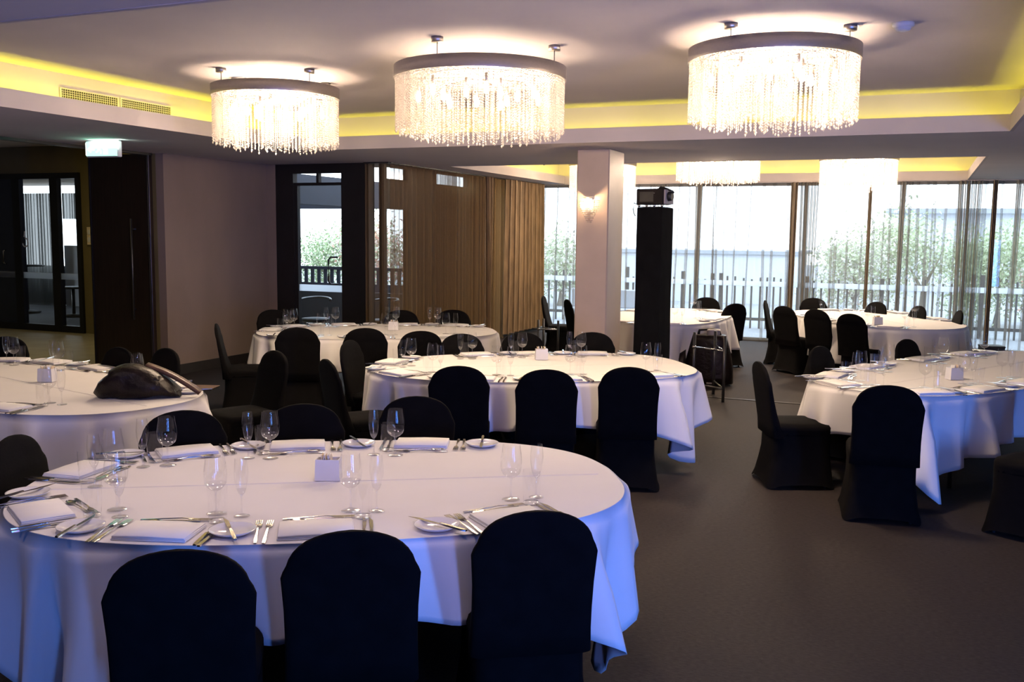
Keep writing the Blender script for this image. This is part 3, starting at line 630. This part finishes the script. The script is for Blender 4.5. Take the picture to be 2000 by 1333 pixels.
def table(k, drop=.33, fold=1.0, seed=0, cap=.70, turn=0.0, ox=0.0):
    q = TB[k]; cx, cy_, th, a, b = q[:5]
    t = thing('banquet_table', 'oval folding banquet table under the cloth, '+TN[k], 'table', (cx, cy_, 0), th, 'oval banquet tables')
    P, N, per = contour(q, 64, .985)
    MB().loft([[(x, y, z) for x, y in P] for z in (HT-.035, HT-.006)]).build('tabletop', M_['ply'], t)
    for sx in (-.62, .62):
        for sy in (-.55, .55):
            MB().tube([(sx*a, sy*b, 0), (sx*a, sy*b, HT-.035)], .016).build('leg', M_['leg'], t)
    n = 300; P, N, per = contour(q, n); r = random.Random(seed+17)
    A, B = a+drop, b+drop
    mb = MB(); rings = []
    rings.append([(x*.985, y*.985, HT+.001) for x, y in P])
    ph = [r.uniform(0, 2*PI) for _ in range(6)]
    m1, m2, m3 = round(per/.62), round(per/.30), round(per/.17)
    H = []; 
    for i in range(n):
        (x, y), (nx, ny) = P[i], N[i]
        ct, st_ = math.cos(-turn), math.sin(-turn)        # the square cloth lies slightly turned on the table
        xr, yr, nxr, nyr = x*ct-y*st_-ox, x*st_+y*ct, nx*ct-ny*st_, nx*st_+ny*ct
        tx = (math.copysign(A, nxr)-xr)/(nxr if abs(nxr) > 1e-6 else 1e-6); ty = (math.copysign(B, nyr)-yr)/(nyr if abs(nyr) > 1e-6 else 1e-6)
        if tx <= 0: tx = 9
        if ty <= 0: ty = 9
        # direction blend toward the cloth corner
        L = min(tx, ty)
        L = min(L, cap); H.append(L)
    for it in range(1): H = [(H[i-1]+2*H[i]+H[(i+1) % n])/4 for i in range(n)]
    K = 14
    for j in range(1, K+1):
        ring = []
        for i in range(n):
            (x, y), (nx, ny) = P[i], N[i]; s = H[i]*(j/K); u = i/n*2*PI
            cw = min(1, max(0, (H[i]-drop)/.25))
            f = math.sin(m1*u+ph[0]+.6*math.sin(3*u+ph[3]))*.45+math.sin(m2*u+ph[1]+.8*math.sin(4*u+ph[4]))*.45+.18*math.sin(m3*u+ph[2])
            amp = (.004+.058*(s/.33)**1.05)*fold*(1+1.0*cw)
            off = .004+.022*(s/.33)*(1+.3*cw)+amp*f
            if s < .03: off = .004*math.sin(min(1, s/.012)*PI/2)+ (off-.004)*s/.03
            z = HT+.001-max(0, s-.004); sl = .05*(f)*min(1, s/.3)*(.3+cw)
            ring.append((x+nx*off-ny*sl, y+ny*off+nx*sl, max(z, .012)))
        rings.append(ring)
    mb.loft(rings, False, True); mb.f.append(tuple(range(n))); mb.sm.append(False)
    c = mb.build('tablecloth', M_['cloth']); c.location = (cx, cy_, 0); c.rotation_euler = (0, 0, th)
    sm = c.modifiers.new('thick', 'SOLIDIFY'); sm.thickness = .0018; sm.offset = -1
    tag(c, 'white cloth with hanging pointed corners on the '+TN[k], 'tablecloth', 'white tablecloths')
    w_ = .0022
    MB().loft([[(x, -w_*2, HT+.0012), (x, 0, HT+.0036), (x, w_*2, HT+.0012)] for x in (-a*.93, a*.93)], True).build('pressed_crease', M_['cloth'], c)
for i, k in enumerate(TB): table(k, seed=i*3, drop={'t1': .32, 't2': .34, 't3': .34, 't4': .45, 't5': .48, 't6': .34, 't0': .50}[k], cap={'t4': .50, 't5': .52}.get(k, .70), turn={'t1': .07, 't2': -.03}.get(k, 0), ox={'t1': -.05}.get(k, 0))

# ================================================================== chairs
def se(hw, y0, y1, z, n=20, p=4.0, zf=None):
    out = []
    for i in range(n):
        t = 2*PI*i/n; c, s = math.cos(t), math.sin(t)
        x = hw*math.copysign(abs(c)**(2/p), c); y = (y0+y1)/2+(y1-y0)/2*math.copysign(abs(s)**(2/p), s)
        out.append((x, y, z if zf is None else zf(x, y, z, c, s)))
    return out
def chair_meshes():
    # facing +y; back at negative y
    mb = MB(); rs = []
    prof = [(.38, .219, -.240, -.13), (.47, .215, -.245, -.165), (.55, .213, -.257, -.195), (.65, .214, -.272, -.222), (.72, .218, -.282, -.238), (.765, .221, -.288, -.246), (.785, .214, -.291, -.249)]
    for z, hw, y0, y1 in prof: rs.append(se(hw, y0, y1, z, 28, 5))
    for k in range(1, 10):
        t = k/9*PI/2; z = .785+.135*math.sin(t); hw = .205*math.cos(t)**.85 if k < 9 else .012
        y = -.270-.034*math.sin(t)*.7; th_ = .020*(1-.45*math.sin(t)**3)
        rs.append(se(max(hw, .012), y-th_-.004, y+th_-.004, z, 28, 5 if k < 6 else 3))
    mb.loft(rs, True, True); back = mb
    seat = MB(); rs = []
    for z, hw, y0, y1, p in [(.40, .215, -.225, .225, 5), (.455, .216, -.225, .228, 5), (.475, .205, -.215, .218, 5), (.483, .16, -.17, .17, 4), (.486, .05, -.05, .05, 3)]: rs.append(se(hw, y0, y1, z, 28, p))
    seat.loft(rs, True, True)
    sk = MB(); rs = []
    def pull(x, y, z, c, s):      # hem is stretched down at the four feet
        k = abs(math.sin(2*math.atan2(s, c)))**1.5
        return z+(1-k)*.035 if z < .02 else z
    n = 40
    for z, g, p in [(.43, 0, 5), (.36, -.006, 5), (.26, -.004, 5), (.16, .008, 5.5), (.07, .022, 6), (.004, .036, 7)]:
        o = []
        for i in range(n):
            t = 2*PI*i/n; c, s = math.cos(t), math.sin(t)
            hw = .217+g; y0, y1 = -.228-g*1.3, .228+g*.7
            bow = 1-.03*(1-z/.43)*(1-abs(math.sin(2*t)))
            x = hw*math.copysign(abs(c)**(2/p), c)*bow; y = (y0+y1)/2+(y1-y0)/2*math.copysign(abs(s)**(2/p), s)*bow
            zz = pull(x, y, z, c, s)
            o.append((x, y, zz))
        rs.append(o)
    sk.loft(rs, False, True)
    ft = MB()
    for sx in (-1, 1):
        for y in (-.262, .238): ft.lathe([(.0, 0), (.014, 0), (.016, .03), (0, .032)], 8, (sx*.236, y, 0), caps=False)
    return back, seat, sk, ft
bk, st, sk, ft = chair_meshes()
proto = thing('banquet_chair', 'x', 'chair', (0, 0, 0), 0, 'black covered banquet chairs')
bk.build('backrest', M_['spandex'], proto); st.build('seat', M_['spandex'], proto); sk.build('skirt', M_['spandex'], proto)
for sx in (-1, 1):
    for yy in (-.255, .235): MB().tube([(sx*.18, yy*.76, .0), (sx*.17, yy*.70, .40)], .011, 6).build('leg', M_['leg'], proto)
D2 = math.radians
CH = [  # back-top x, y, facing deg, label
 (-1.96, 2.15, 124, 'black covered chair at lower left, front of the nearest table'),
 (-1.60, 2.52, 122, 'black covered chair at lower centre, front of the nearest table'),
 (-1.15, 2.97, 122, 'black covered chair at the front right of the nearest table'),
 (-3.72, 3.06, 20, 'black chair cut by the left picture edge, left end of nearest table'),
 (-3.48, 3.88, -41, 'black chair behind the nearest table, left, in front of the handbag table'),
 (-3.04, 4.32, -54, 'black chair behind the nearest table, centre, very dark'),
 (-2.61, 4.81, -63, 'black chair behind the nearest table, right, under the middle table'),
 (-3.97, 5.95, 52, 'black chair at the front left corner of the middle table, seen obliquely'),
 (-4.51, 7.10, 8, 'brownish black chair at the left end of the middle table'),
 (-4.62, 6.20, 246, 'dark chair between handbag table and middle table, turned towards the camera'),
 (-6.48, 7.75, 36, 'black chair seen in profile leaning back before the taupe wall'),
 (-5.57, 7.83, 120, 'left chair in front of the table by the bronze curtains'),
 (-4.97, 8.11, 120, 'centre chair in front of the table by the bronze curtains'),
 (-4.36, 8.12, 124, 'right chair in front of the table by the bronze curtains'),
 (-3.90, 8.06, -47, 'black chair behind the middle table, left, behind wine glasses'),
 (-3.44, 8.44, -57, 'black chair behind the middle table, centre'),
 (-2.86, 8.80, -66, 'black chair behind the middle table, right, before the column'),
 (-7.10, 9.48, -22, 'black chair at the left end behind the bronze curtain table, by the door'),
 (-5.75, 10.21, -58, 'black chair behind the bronze curtain table, before the sheers, left'),
 (-5.23, 10.58, -68, 'black chair behind the bronze curtain table, before the sheers, right'),
 (-2.96, 6.08, 113, 'left chair in front of the middle table'),
 (-2.34, 6.20, 112, 'centre chair in front of the middle table'),
 (-1.86, 6.59, 110, 'right chair in front of the middle table, beside the aisle'),
 (-5.25, 13.72, 12, 'black chair in profile beside the gold drape'),
 (-4.66, 13.15, 35, 'black chair half hidden by the left side of the column'),
 (-2.34, 13.62, 140, 'black chair at the right side of the table behind the tower'),
 (-2.97, 14.75, -95, 'black chair at the far side of the table behind the tower'),
 (-2.06, 14.53, 2, 'black chair in profile at the left end of the right window table'),
 (-1.66, 13.48, 52, 'first chair along the near side of the right window table'),
 (-1.20, 13.10, 55, 'second chair along the near side of the right window table'),
 (-.74, 12.55, 58, 'third chair along the near side of the right window table'),
 (-1.48, 15.55, -65, 'leftmost chair behind the right window table'),
 (-.54, 15.12, -135, 'second chair behind the right window table'),
 (.03, 14.55, -150, 'third chair behind the right window table'),
 (.52, 13.90, -168, 'rightmost chair behind the right window table'),
 (-.75, 8.62, -22, 'chair behind the right-hand table, left, before the window table chairs'),
 (-.07, 9.62, -28, 'chair behind the right-hand table under the window table cloth'),
 (-1.06, 7.32, 24, 'black chair in profile at the left end of the right-hand table, by the aisle'),
 (-.13, 6.53, 98, 'black chair seen from behind in front of the right-hand table'),
 (1.02, 6.60, 150, 'black chair cut by the right picture edge, front of the right-hand table'),
 (-5.82, 5.80, -103, 'black chair behind the handbag table, before the dark door'),
 (-5.46, 5.93, -108, 'black chair behind the handbag table, right of the dark door'),
 (-7.25, 5.95, -75, 'black chair at the far left edge behind the handbag table'),
]
for i, (x, y, fdeg, lab) in enumerate(CH):
    f = D2(fdeg); ox, oy = x+.29*math.cos(f), y+.29*math.sin(f)
    jx = ((i*7) % 5-2)*.002
    if i == 0:
        proto.location = (ox, oy, 0); proto.rotation_euler = (0, 0, f-PI/2); proto['label'] = lab
    else: dup(proto, (ox, oy, 0), f-PI/2, lab)

# ================================================================== tableware
def mk(mb, name, mt): me = mb.mesh(name); me.materials.append(mt); return me
G, GF, S = M_['glass'], M_['glassfoot'], M_['steel']
def bowl(lo, hi, n):
    mb = MB().lathe(lo, n); k = len(mb.f); mb.lathe(hi, n); me = mb.mesh('bowl'); me.materials.append(M_['glass']); me.materials.append(M_['glasslow'])
    me.polygons.foreach_set('material_index', [1]*k+[0]*(len(mb.f)-k)); return me
wb = bowl([(.006, .092), (.020, .098), (.036, .112), (.041, .124)], [(.041, .124), (.0445, .138), (.046, .158), (.043, .185), (.038, .212), (.0365, .232)], 24)
ws = mk(MB().lathe([(.0095, .006), (.0042, .018), (.0036, .05), (.0042, .085), (.008, .094)], 10), 'stem', GF)
wf = mk(MB().lathe([(.0, .008), (.010, .006), (.036, .0022), (.038, .0008), (.036, 0), (.0, 0)], 24), 'foot', GF)
fb = bowl([(.004, .082), (.012, .090), (.019, .108)], [(.019, .108), (.0235, .130), (.0265, .150), (.0275, .175), (.025, .205), (.0225, .228)], 20)
fs = mk(MB().lathe([(.008, .005), (.0036, .016), (.0032, .045), (.0038, .078), (.006, .086)], 10), 'stem', GF)
ff = mk(MB().lathe([(.0, .007), (.009, .005), (.029, .002), (.031, .0008), (.029, 0), (.0, 0)], 20), 'foot', GF)
tb = mk(MB().lathe([(.033, .008), (.034, .02), (.036, .06), (.0375, .11), (.038, .142)], 22), 'side', G)
tf = mk(MB().lathe([(0, .013), (.030, .012), (.033, .008), (.033, .002), (.031, 0), (0, 0)], 22), 'base', GF)
def simple(parts, name):      # small far copy: the same thing as one mesh
    vs = []; fs_ = []; mats = []; mi = []
    mb = MB()
    for me in parts:
        o = len(mb.v); mb.v += [tuple(v.co) for v in me.vertices]
        for p in me.polygons: mb.f.append(tuple(o+i for i in p.vertices)); mb.sm.append(True); mi.append((0, 2)[p.material_index] if me.materials[0] == G else 1)
    me = mb.mesh(name); me.materials.append(G); me.materials.append(GF); me.materials.append(M_['glasslow']); me.polygons.foreach_set('material_index', mi); return me
wsim, fsim, tsim = simple((wb, ws, wf), 'wine_glass'), simple((fb, fs, ff), 'champagne_flute'), simple((tb, tf), 'water_tumbler')
# cutlery (lies along +y, tip at +y), thickness about 2 mm
def bar(mb, pts, th=.0022):   # pts: (y, halfwidth, z)
    rs = [[(-w_, y, z), (w_, y, z), (w_*.8, y, z+th), (-w_*.8, y, z+th)] for y, w_, z in pts]; mb.loft(rs, True, False)
fkh = MB(); bar(fkh, [(-.135, .006, .001), (-.10, .0075, .002), (-.04, .0045, .005), (.02, .003, .007), (.045, .004, .005), (.060, .012, .003), (.085, .0135, .002)])
fkt = MB()
for k in range(4):
    x = -.0105+k*.007; fkt.box(x-.0017, x+.0017, .085, .135, .002, .004)
kn = MB(); bar(kn, [(-.145, .006, .001), (-.12, .0085, .001), (-.05, .0075, .002), (-.02, .0055, .003), (-.015, .0055, .003)], .006)
kb = MB(); kb.loft([[(-.004, -.015, .002), (.006, -.015, .002), (.006, -.015, .0035), (-.004, -.015, .0035)], [(-.005, .03, .001), (.009, .03, .001), (.009, .03, .0025), (-.005, .03, .0025)], [(-.005, .10, .001), (.010, .10, .001), (.010, .10, .0025), (-.005, .10, .0025)], [(-.004, .145, .001), (-.003, .145, .001), (-.003, .145, .0025), (-.004, .145, .0025)]])
sp = MB(); bar(sp, [(-.105, .005, .001), (-.08, .006, .002), (-.02, .003, .006), (.035, .003, .005), (.045, .006, .004)])
sh = MB(); rs = []
for k in range(9):
    t = k/8; y = .040+.065*t; w_ = .018*math.sin(PI*min(1, max(.05, t*.93+.05)))**.6; rs.append([(-w_, y, .006), (-w_*.5, y, .0015+.001), (w_*.5, y, .0015+.001), (w_, y, .006), (w_*.5, y, .0012), (-w_*.5, y, .0012)])
sh.loft(rs, True, True)
Fh, Ft = mk(fkh, 'handle', S), mk(fkt, 'tines', S); Kh, Kb = mk(kn, 'handle', S), mk(kb, 'blade', S); Sh, Sb = mk(sp, 'handle', S), mk(sh, 'bowl', S)
plm = mk(MB().lathe([(0, .004), (.052, .004), (.060, .008), (.082, .016), (.086, .017), (.085, .014), (.066, .003), (.058, 0), (0, 0)], 36), 'side_plate', M_['china'])
def napkin_mesh():
    mb = MB()
    for j, (z, sx, sy, dx) in enumerate([(0, .138, .098, 0), (.0055, .136, .096, .001), (.011, .134, .095, -.001)]):
        rs = []
        for x in (-1, -.985, -.5, 0, .5, .985, 1):
            xx = dx+x*sx; bow = .0015*math.sin(x*3+j)
            e = .0016 if abs(x) == 1 else 0
            rs.append([(xx, -sy+e, z+bow+e), (xx, -sy+.004, z+bow+.0052-e), (xx, 0, z+bow+.0060-e), (xx, sy-.004, z+bow+.0052-e), (xx, sy-e, z+bow+e), (xx, 0, z+bow)])
        mb.loft(rs, True, True)
    return mk(mb, 'napkin', M_['napkin'])
nkm = napkin_mesh()
PL = {'t1': ['front left', 'front centre', 'front right', 'back left', 'back centre', 'back right', 'left end front', 'left end back'],
 't2': ['front far left', 'front left', 'front centre', 'front right', 'back left', 'back centre', 'back right', 'left end'],
 't3': ['front left', 'front centre', 'front right', 'left back corner', 'back left', 'back centre', 'back right', 'left end'],
 't4': ['near right', 'near left', 'left side', 'far right', 'far left'],
 't5': ['near left', 'near centre', 'near right', 'far left', 'far second', 'far third', 'far right'],
 't6': ['left end front', 'front left', 'front centre', 'front right', 'left end back', 'back left', 'back centre', 'back right'],
 't0': ['front right', 'back far left', 'back left', 'back centre', 'right end']}
ST = {'t1': [4.326, 4.706, 5.212, 2.089, 1.656, 1.313, 3.556, 2.809], 't2': [3.60, 4.279, 4.725, 5.24, 1.816, 1.536, 1.147, 2.7], 't3': [4.109, 4.694, 5.121, 2.378, 1.766, 1.40, .848, 3.0],
      't4': [4.558, 3.468, 2.887, 5.708, 1.175], 't5': [4.728, 5.237, 5.84, 3.204, 2.727, 2.111, 1.558], 't6': [2.95, 3.80, 4.247, 4.584, 2.30, 1.80, 1.52, 1.156], 't0': [5.268, 2.485, 2.067, 1.671, .95]}
TOP = HT+.004
r = random.Random(21)
def at(frame, rr, nn, z=0): e, R_, Nn = frame; return (e[0]+R_[0]*rr+Nn[0]*nn, e[1]+R_[1]*rr+Nn[1]*nn, TOP+z)
def setting(k, t, where):
    q = TB[k]; x, y = cont(q, t); x2, y2 = cont(q, t+.01); x1, y1 = cont(q, t-.01)
    tx, ty = x2-x1, y2-y1; L = math.hypot(tx, ty); nx, ny = -ty/L, tx/L     # inward (contour runs anticlockwise)
    th = q[2]; wn = (nx*math.cos(th)-ny*math.sin(th), nx*math.sin(th)+ny*math.cos(th)); wr = (wn[1], -wn[0])
    fr = (wloc(q, x, y), wr, wn); a0 = math.atan2(wn[1], wn[0])-PI/2
    near = k in ('t1', 't2', 't6', 't0'); W = where+' place of the '+TN[k]; g = 'tableware on the '+TN[k]
    J = lambda s: r.uniform(-s, s)
    jr, jn = J(.008), J(.008)
    def put(nm, me, parts, cat, lab, rr, nn, rz=0, z=0):
        loc = at(fr, rr+jr+J(.004), nn+jn+J(.004), z); rot = a0+rz+J(.05)
        grp = {'glass': 'glassware on the ', 'cutlery': 'cutlery on the '}.get(cat, cat+'s on the ')+TN[k]
        if near and parts:
            o = thing(nm, lab+', '+W, cat, loc, rot, grp)
            for pn, pm in parts: place(pn, pm, o)
        else: o = tag(place(nm, me, None, loc, rot), lab+', '+W, cat, grp)
        return o
    put('napkin', nkm, None, 'napkin', 'folded white napkin', 0, .135)
    put('side_plate', plm, None, 'plate', 'white side plate', -.305, .15)
    def cut(nm, a, b, lab, rr, nn, rz=0, z=0):
        if near: put(nm, None, ((a[0], a[1]), (b[0], b[1])), 'cutlery', lab, rr, nn, rz, z)
        else: put(nm, far[nm], None, 'cutlery', lab, rr, nn, rz, z)
    F = (('handle', Fh), ('tines', Ft)); Kk = (('handle', Kh), ('blade', Kb)); Sp = (('handle', Sh), ('bowl', Sb))
    cut('butter_knife', *Kk, 'butter knife on the plate', -.31, .15, J(.5), .0145)
    cut('dinner_fork', *F, 'outer fork', -.212, .145)
    cut('dinner_fork', *F, 'inner fork', -.178, .145)
    cut('dinner_knife', *Kk, 'inner knife', .172, .145)
    cut('dinner_knife', *Kk, 'outer knife', .202, .140)
    cut('dessert_spoon', *Sp, 'dessert spoon above the napkin', -.01, .272, PI/2+.10)
    cut('dessert_fork', *F, 'dessert fork above the napkin', .0, .297, -PI/2+.06)
    put('wine_glass', wsim, (('bowl', wb), ('stem', ws), ('foot', wf)), 'glass', 'large wine glass', .12, .385)
    put('champagne_flute', fsim, (('bowl', fb), ('stem', fs), ('foot', ff)), 'glass', 'champagne flute', .225, .37)
    put('water_tumbler', tsim, (('side', tb), ('base', tf)), 'glass', 'straight water tumbler', .165, .285)
def join(a, b, nm):
    mb = MB()
    for me in (a, b):
        o = len(mb.v); mb.v += [tuple(v.co) for v in me.vertices]
        for p in me.polygons: mb.f.append(tuple(o+i for i in p.vertices)); mb.sm.append(False)
    return mk(mb, nm, S)
far = {'butter_knife': join(Kh, Kb, 'butter_knife'), 'dinner_fork': join(Fh, Ft, 'dinner_fork'), 'dinner_knife': join(Kh, Kb, 'dinner_knife'), 'dessert_spoon': join(Sh, Sb, 'dessert_spoon'), 'dessert_fork': join(Fh, Ft, 'dessert_fork')}
for k in ST:
    for t, w_ in zip(ST[k], PL[k]): setting(k, t, w_)
# sugar holders
def sugar(x, y, rz, lab):
    t = thing('sugar_holder', lab, 'sugar holder', (x, y, TOP), rz, 'sugar sachet holders')
    MB().cbox(-.056, .056, -.036, .036, 0, .008, .003).loft([[(-.056, -.036, .004), (.056, -.036, .004), (.056, .036, .004), (-.056, .036, .004)], [(-.052, -.033, .095), (.052, -.033, .095), (.052, .033, .095), (-.052, .033, .095)], [(-.047, -.028, .095), (.047, -.028, .095), (.047, .028, .095), (-.047, .028, .095)], [(-.050, -.030, .01), (.050, -.030, .01), (.050, .030, .01), (-.050, .030, .01)]], False).build('holder', M_['china'], t)
    for i in range(6):
        MM = Matrix.Translation((-.028+.011*i, 0, .03)) @ Matrix.Rotation(r.uniform(-.25, .25), 4, 'Y')
        MB().box(-.002, .002, -.024, .024, 0, .085, MM).build('sachet', M_['paper'] if i % 2 else M_['plastic'], t)
for x, y, rz, lab in [(-2.375, 3.56, .4, 'white sugar sachet holder on the nearest table'), (-3.02, 7.86, .5, 'white sugar sachet holder on the middle table'), (.30, 8.25, .6, 'white sugar sachet holder on the right-hand table'),
                      (-5.76, 5.05, .3, 'white sugar sachet holder on the left table with the handbag'), (-.45, 13.1, .4, 'white sugar sachet holder on the right window table'), (-5.45, 9.5, .4, 'white sugar sachet holder on the bronze curtain table')]: sugar(x, y, rz, lab)

# ================================================================== handbag on the left table
hb = thing('handbag', 'slouchy black leather handbag with strap on the left table', 'handbag', (-4.68, 4.86, TOP), .55)
rs = []
for k in range(15):
    t = k/14; x = -.29+.52*t
    h = .045+.165*math.sin(PI*min(1, t*1.05))**.6*(1-.45*max(0, t-.45)); w_ = .05+.10*math.sin(PI*t)**.5
    ring = []
    for i in range(18):
        a = 2*PI*i/18; c, s = math.cos(a), math.sin(a)
        rr = 1+.08*math.sin(3*a+5*t)+.07*math.sin(11*t+a*2)+.04*math.sin(23*t+a*3)
        ring.append((x+.015*math.sin(a*2+t*6), w_*math.copysign(abs(c)**.75, c)*rr, max(.002, h*.5+h*.5*math.copysign(abs(s)**.8, s)*rr)))
    rs.append(ring)
MB().loft(rs, True, True).build('body', M_['leather'], hb)
rs = []
for k in range(12):
    t = k/11; x = -.20+.32*t; ring = []
    for i in range(14):
        a = 2*PI*i/14; c, s = math.cos(a), math.sin(a); w_ = .075+.02*math.sin(9*t); h = .045*math.sin(PI*(.1+.8*t))**.5
        ring.append((x, -.01+w_*c*(1+.08*math.sin(4*a+8*t)), .155+h*s+.005+.02*math.sin(5*t)-.05*max(0, t-.6)))
    rs.append(ring)
MB().loft(rs, True, True).build('flap', M_['leather'], hb)
rs = []
for k in range(10):
    t = k/9; c0 = Vector((.0, .06, .205)).lerp(Vector((.36, -.04, .030)), t); c0.z += .02*math.sin(PI*t)
    rs.append([c0+Vector((0, -.035, -.012)), c0+Vector((.012, -.03, .006)), c0+Vector((.018, .03, .012)), c0+Vector((.004, .038, -.008))])
MB().loft(rs, True, True).build('strap', M_['strap'], hb)
MB().lathe([(.012, 0), (.018, .003), (.012, .006), (.006, .003), (.012, 0)], 14, (.26, -.085, .06)).build('buckle', M_['chrome'], hb)
MB().cbox(-.15, -.11, -.085, -.075, .165, .178, .003).build('clasp', M_['chrome'], hb)
pa = thing('menu_folder', 'dark folded card lying behind the handbag', 'folder', (-4.62, 5.28, TOP), .35)
MB().cbox(-.15, .15, -.09, .09, 0, .004, .002).build('back_cover', M_['leather'], pa); MB().cbox(-.15, .15, -.09, .088, .006, .010, .002).build('front_cover', M_['strap'], pa)

# ================================================================== projector tower
tw = thing('projector_tower', 'tall black draped tower carrying the projector', 'tower', (-2.65, 10.25, 0), -.18)
mb = MB(); rs = []
for z, e in ((0, .0), (.05, .0), (.6, .002), (1.2, -.003), (1.8, .0), (2.14, -.002), (2.15, -.01)):
    h = .147+e; rs.append([(-h, -h, z), (-h*.3, -h-.004, z), (h*.3, -h-.002, z), (h, -h, z), (h+.003, 0, z), (h, h, z), (0, h, z), (-h, h, z), (-h-.003, 0, z)])
mb.loft(rs, True); mb.build('drape', M_['towercloth'], tw)
MB().box(-.20, .20, -.20, .20, 0, .012).build('base_plate', M_['blackplastic'], tw)
pj = pj_ = thing('projector', 'dark projector on its silver cradle atop the black tower', 'projector', (-2.65, 10.25, 2.152), -.18)
pj_.scale = (.88, .88, .95)
cb = MB().box(-.17, .17, -.15, .15, .0, .006)
cb.build('cradle_plate', M_['chrome'], pj)
for x in (-.15, -.05, .05, .15): MB().lathe([(.012, .006), (.016, .012), (.016, .022), (.010, .028)], 10, (x, -.14, 0), caps=True).build('foot', M_['chrome'], pj)
MB().cbox(-.20, .16, -.13, .13, .030, .205, .014).build('housing', M_['projector'], pj)
MB().box(-.15, .03, -.134, -.130, .06, .17).build('vent_grille', M_['blackplastic'], pj)
MB().cbox(.16, .185, -.12, .12, .035, .195, .006).build('end_panel', M_['greyplastic'], pj)
MB().tube([(.18, -.03, .12), (.235, -.03, .12)], [.055, .045], 16).build('lens', M_['blackplastic'], pj)
MB().lathe([(.006, 0), (.007, .002)], 8, (.04, -.134, .155), caps=True).build('indicator', M_['plastic'], pj)
MB().tube([(-.17, -.1, .02), (-.23, -.12, .05), (-.25, -.10, -.02), (-.21, -.16, -.07), (-.18, -.18, -.10)], .006, 6).build('cable', M_['blackplastic'], pj)
MB().tube([(.0, .05, .20), (.05, .03, .225), (.12, .0, .215), (.20, -.05, .19), (.25, -.02, .16)], .012, 8).build('power_lead', M_['blackplastic'], pj)
# chrome frames
def cframe(x, y, rz, h, lab, w_=.46):
    t = thing('chrome_stand', lab, 'stand', (x, y, 0), rz)
    P = [(-w_/2, -w_*.35), (w_/2, -w_*.35), (-w_/2+.02, w_*.35)]
    for p in P: MB().tube([(p[0], p[1], 0), (p[0], p[1], h)], .017, 10).build('leg', M_['leg'], t)
    for z, mt in ((h*.77, M_['chrome']), (h*.2, M_['leg'])):
        MB().tube([(P[0][0], P[0][1], z), (P[1][0], P[1][1], z)], .010, 8).build('rail', mt, t)
        MB().tube([(P[2][0], P[2][1], z+.01), (P[1][0], P[1][1], z)], .009, 8).build('brace', mt, t)
    MB().lathe([(0, .02), (.02, .014), (.026, 0), (.02, -.014), (0, -.02)], 12, (P[0][0], P[0][1], h*.77)).build('joint', M_['chrome'], t)
cframe(-2.06, 11.02, -.55, .75, 'chrome tube stand beside the right end of the middle table')
cframe(-4.98, 13.30, .1, .60, 'chrome tube stand behind the middle table, left of the column', .3)
# black equipment bag by the tower table
eb = thing('equipment_bag', 'large black wheeled bag standing by the table behind the tower', 'bag', (-2.37, 12.0, 0), .1)
eb.scale = (1.35, 1.1, 1.0)
rs = []
for k in range(9):
    t = k/8; z = .03+.60*t; w_ = .23*(1-.35*t**2.2); rs.append(se(w_, -.15+.03*t, .15-.02*t, z, 20, 3.2))
MB().loft(rs, True, True).build('body', M_['leather'], eb)
MB().tube([(-.10, 0, .62), (-.09, 0, .68), (.02, 0, .70), (.09, 0, .68), (.10, 0, .62)], .014, 8).build('grip', M_['blackplastic'], eb)
MB().cbox(-.14, -.08, -.175, -.155, .02, .05, .005).cbox(.0, .05, -.175, -.155, .03, .05, .005).build('wheel', M_['greyplastic'], eb)
MB().cbox(-.02, .10, -.06, .06, .62, .70, .02).build('top_pouch', M_['greyplastic'], eb)
rs = []
for k in range(9):
    t = k/8; x = -.62+.42*t; h = .02+.42*t**.9; rs.append([(x, -.17, 0), (x, -.16, h*.85), (x, -.10, h), (x, .10, h), (x, .17, h*.8), (x, .17, 0)])
MB().loft(rs, True, True).build('side_pocket', M_['leather'], eb)
bx = thing('floor_case', 'low black case on the floor by the window, far right', 'case', (1.12, 16.85, 0), .25)
MB().cbox(-.16, .16, -.14, .14, .01, .16, .012).build('body', M_['blackplastic'], bx); MB().cbox(-.165, .165, -.145, .145, .16, .19, .01).build('lid', M_['blackplastic'], bx)
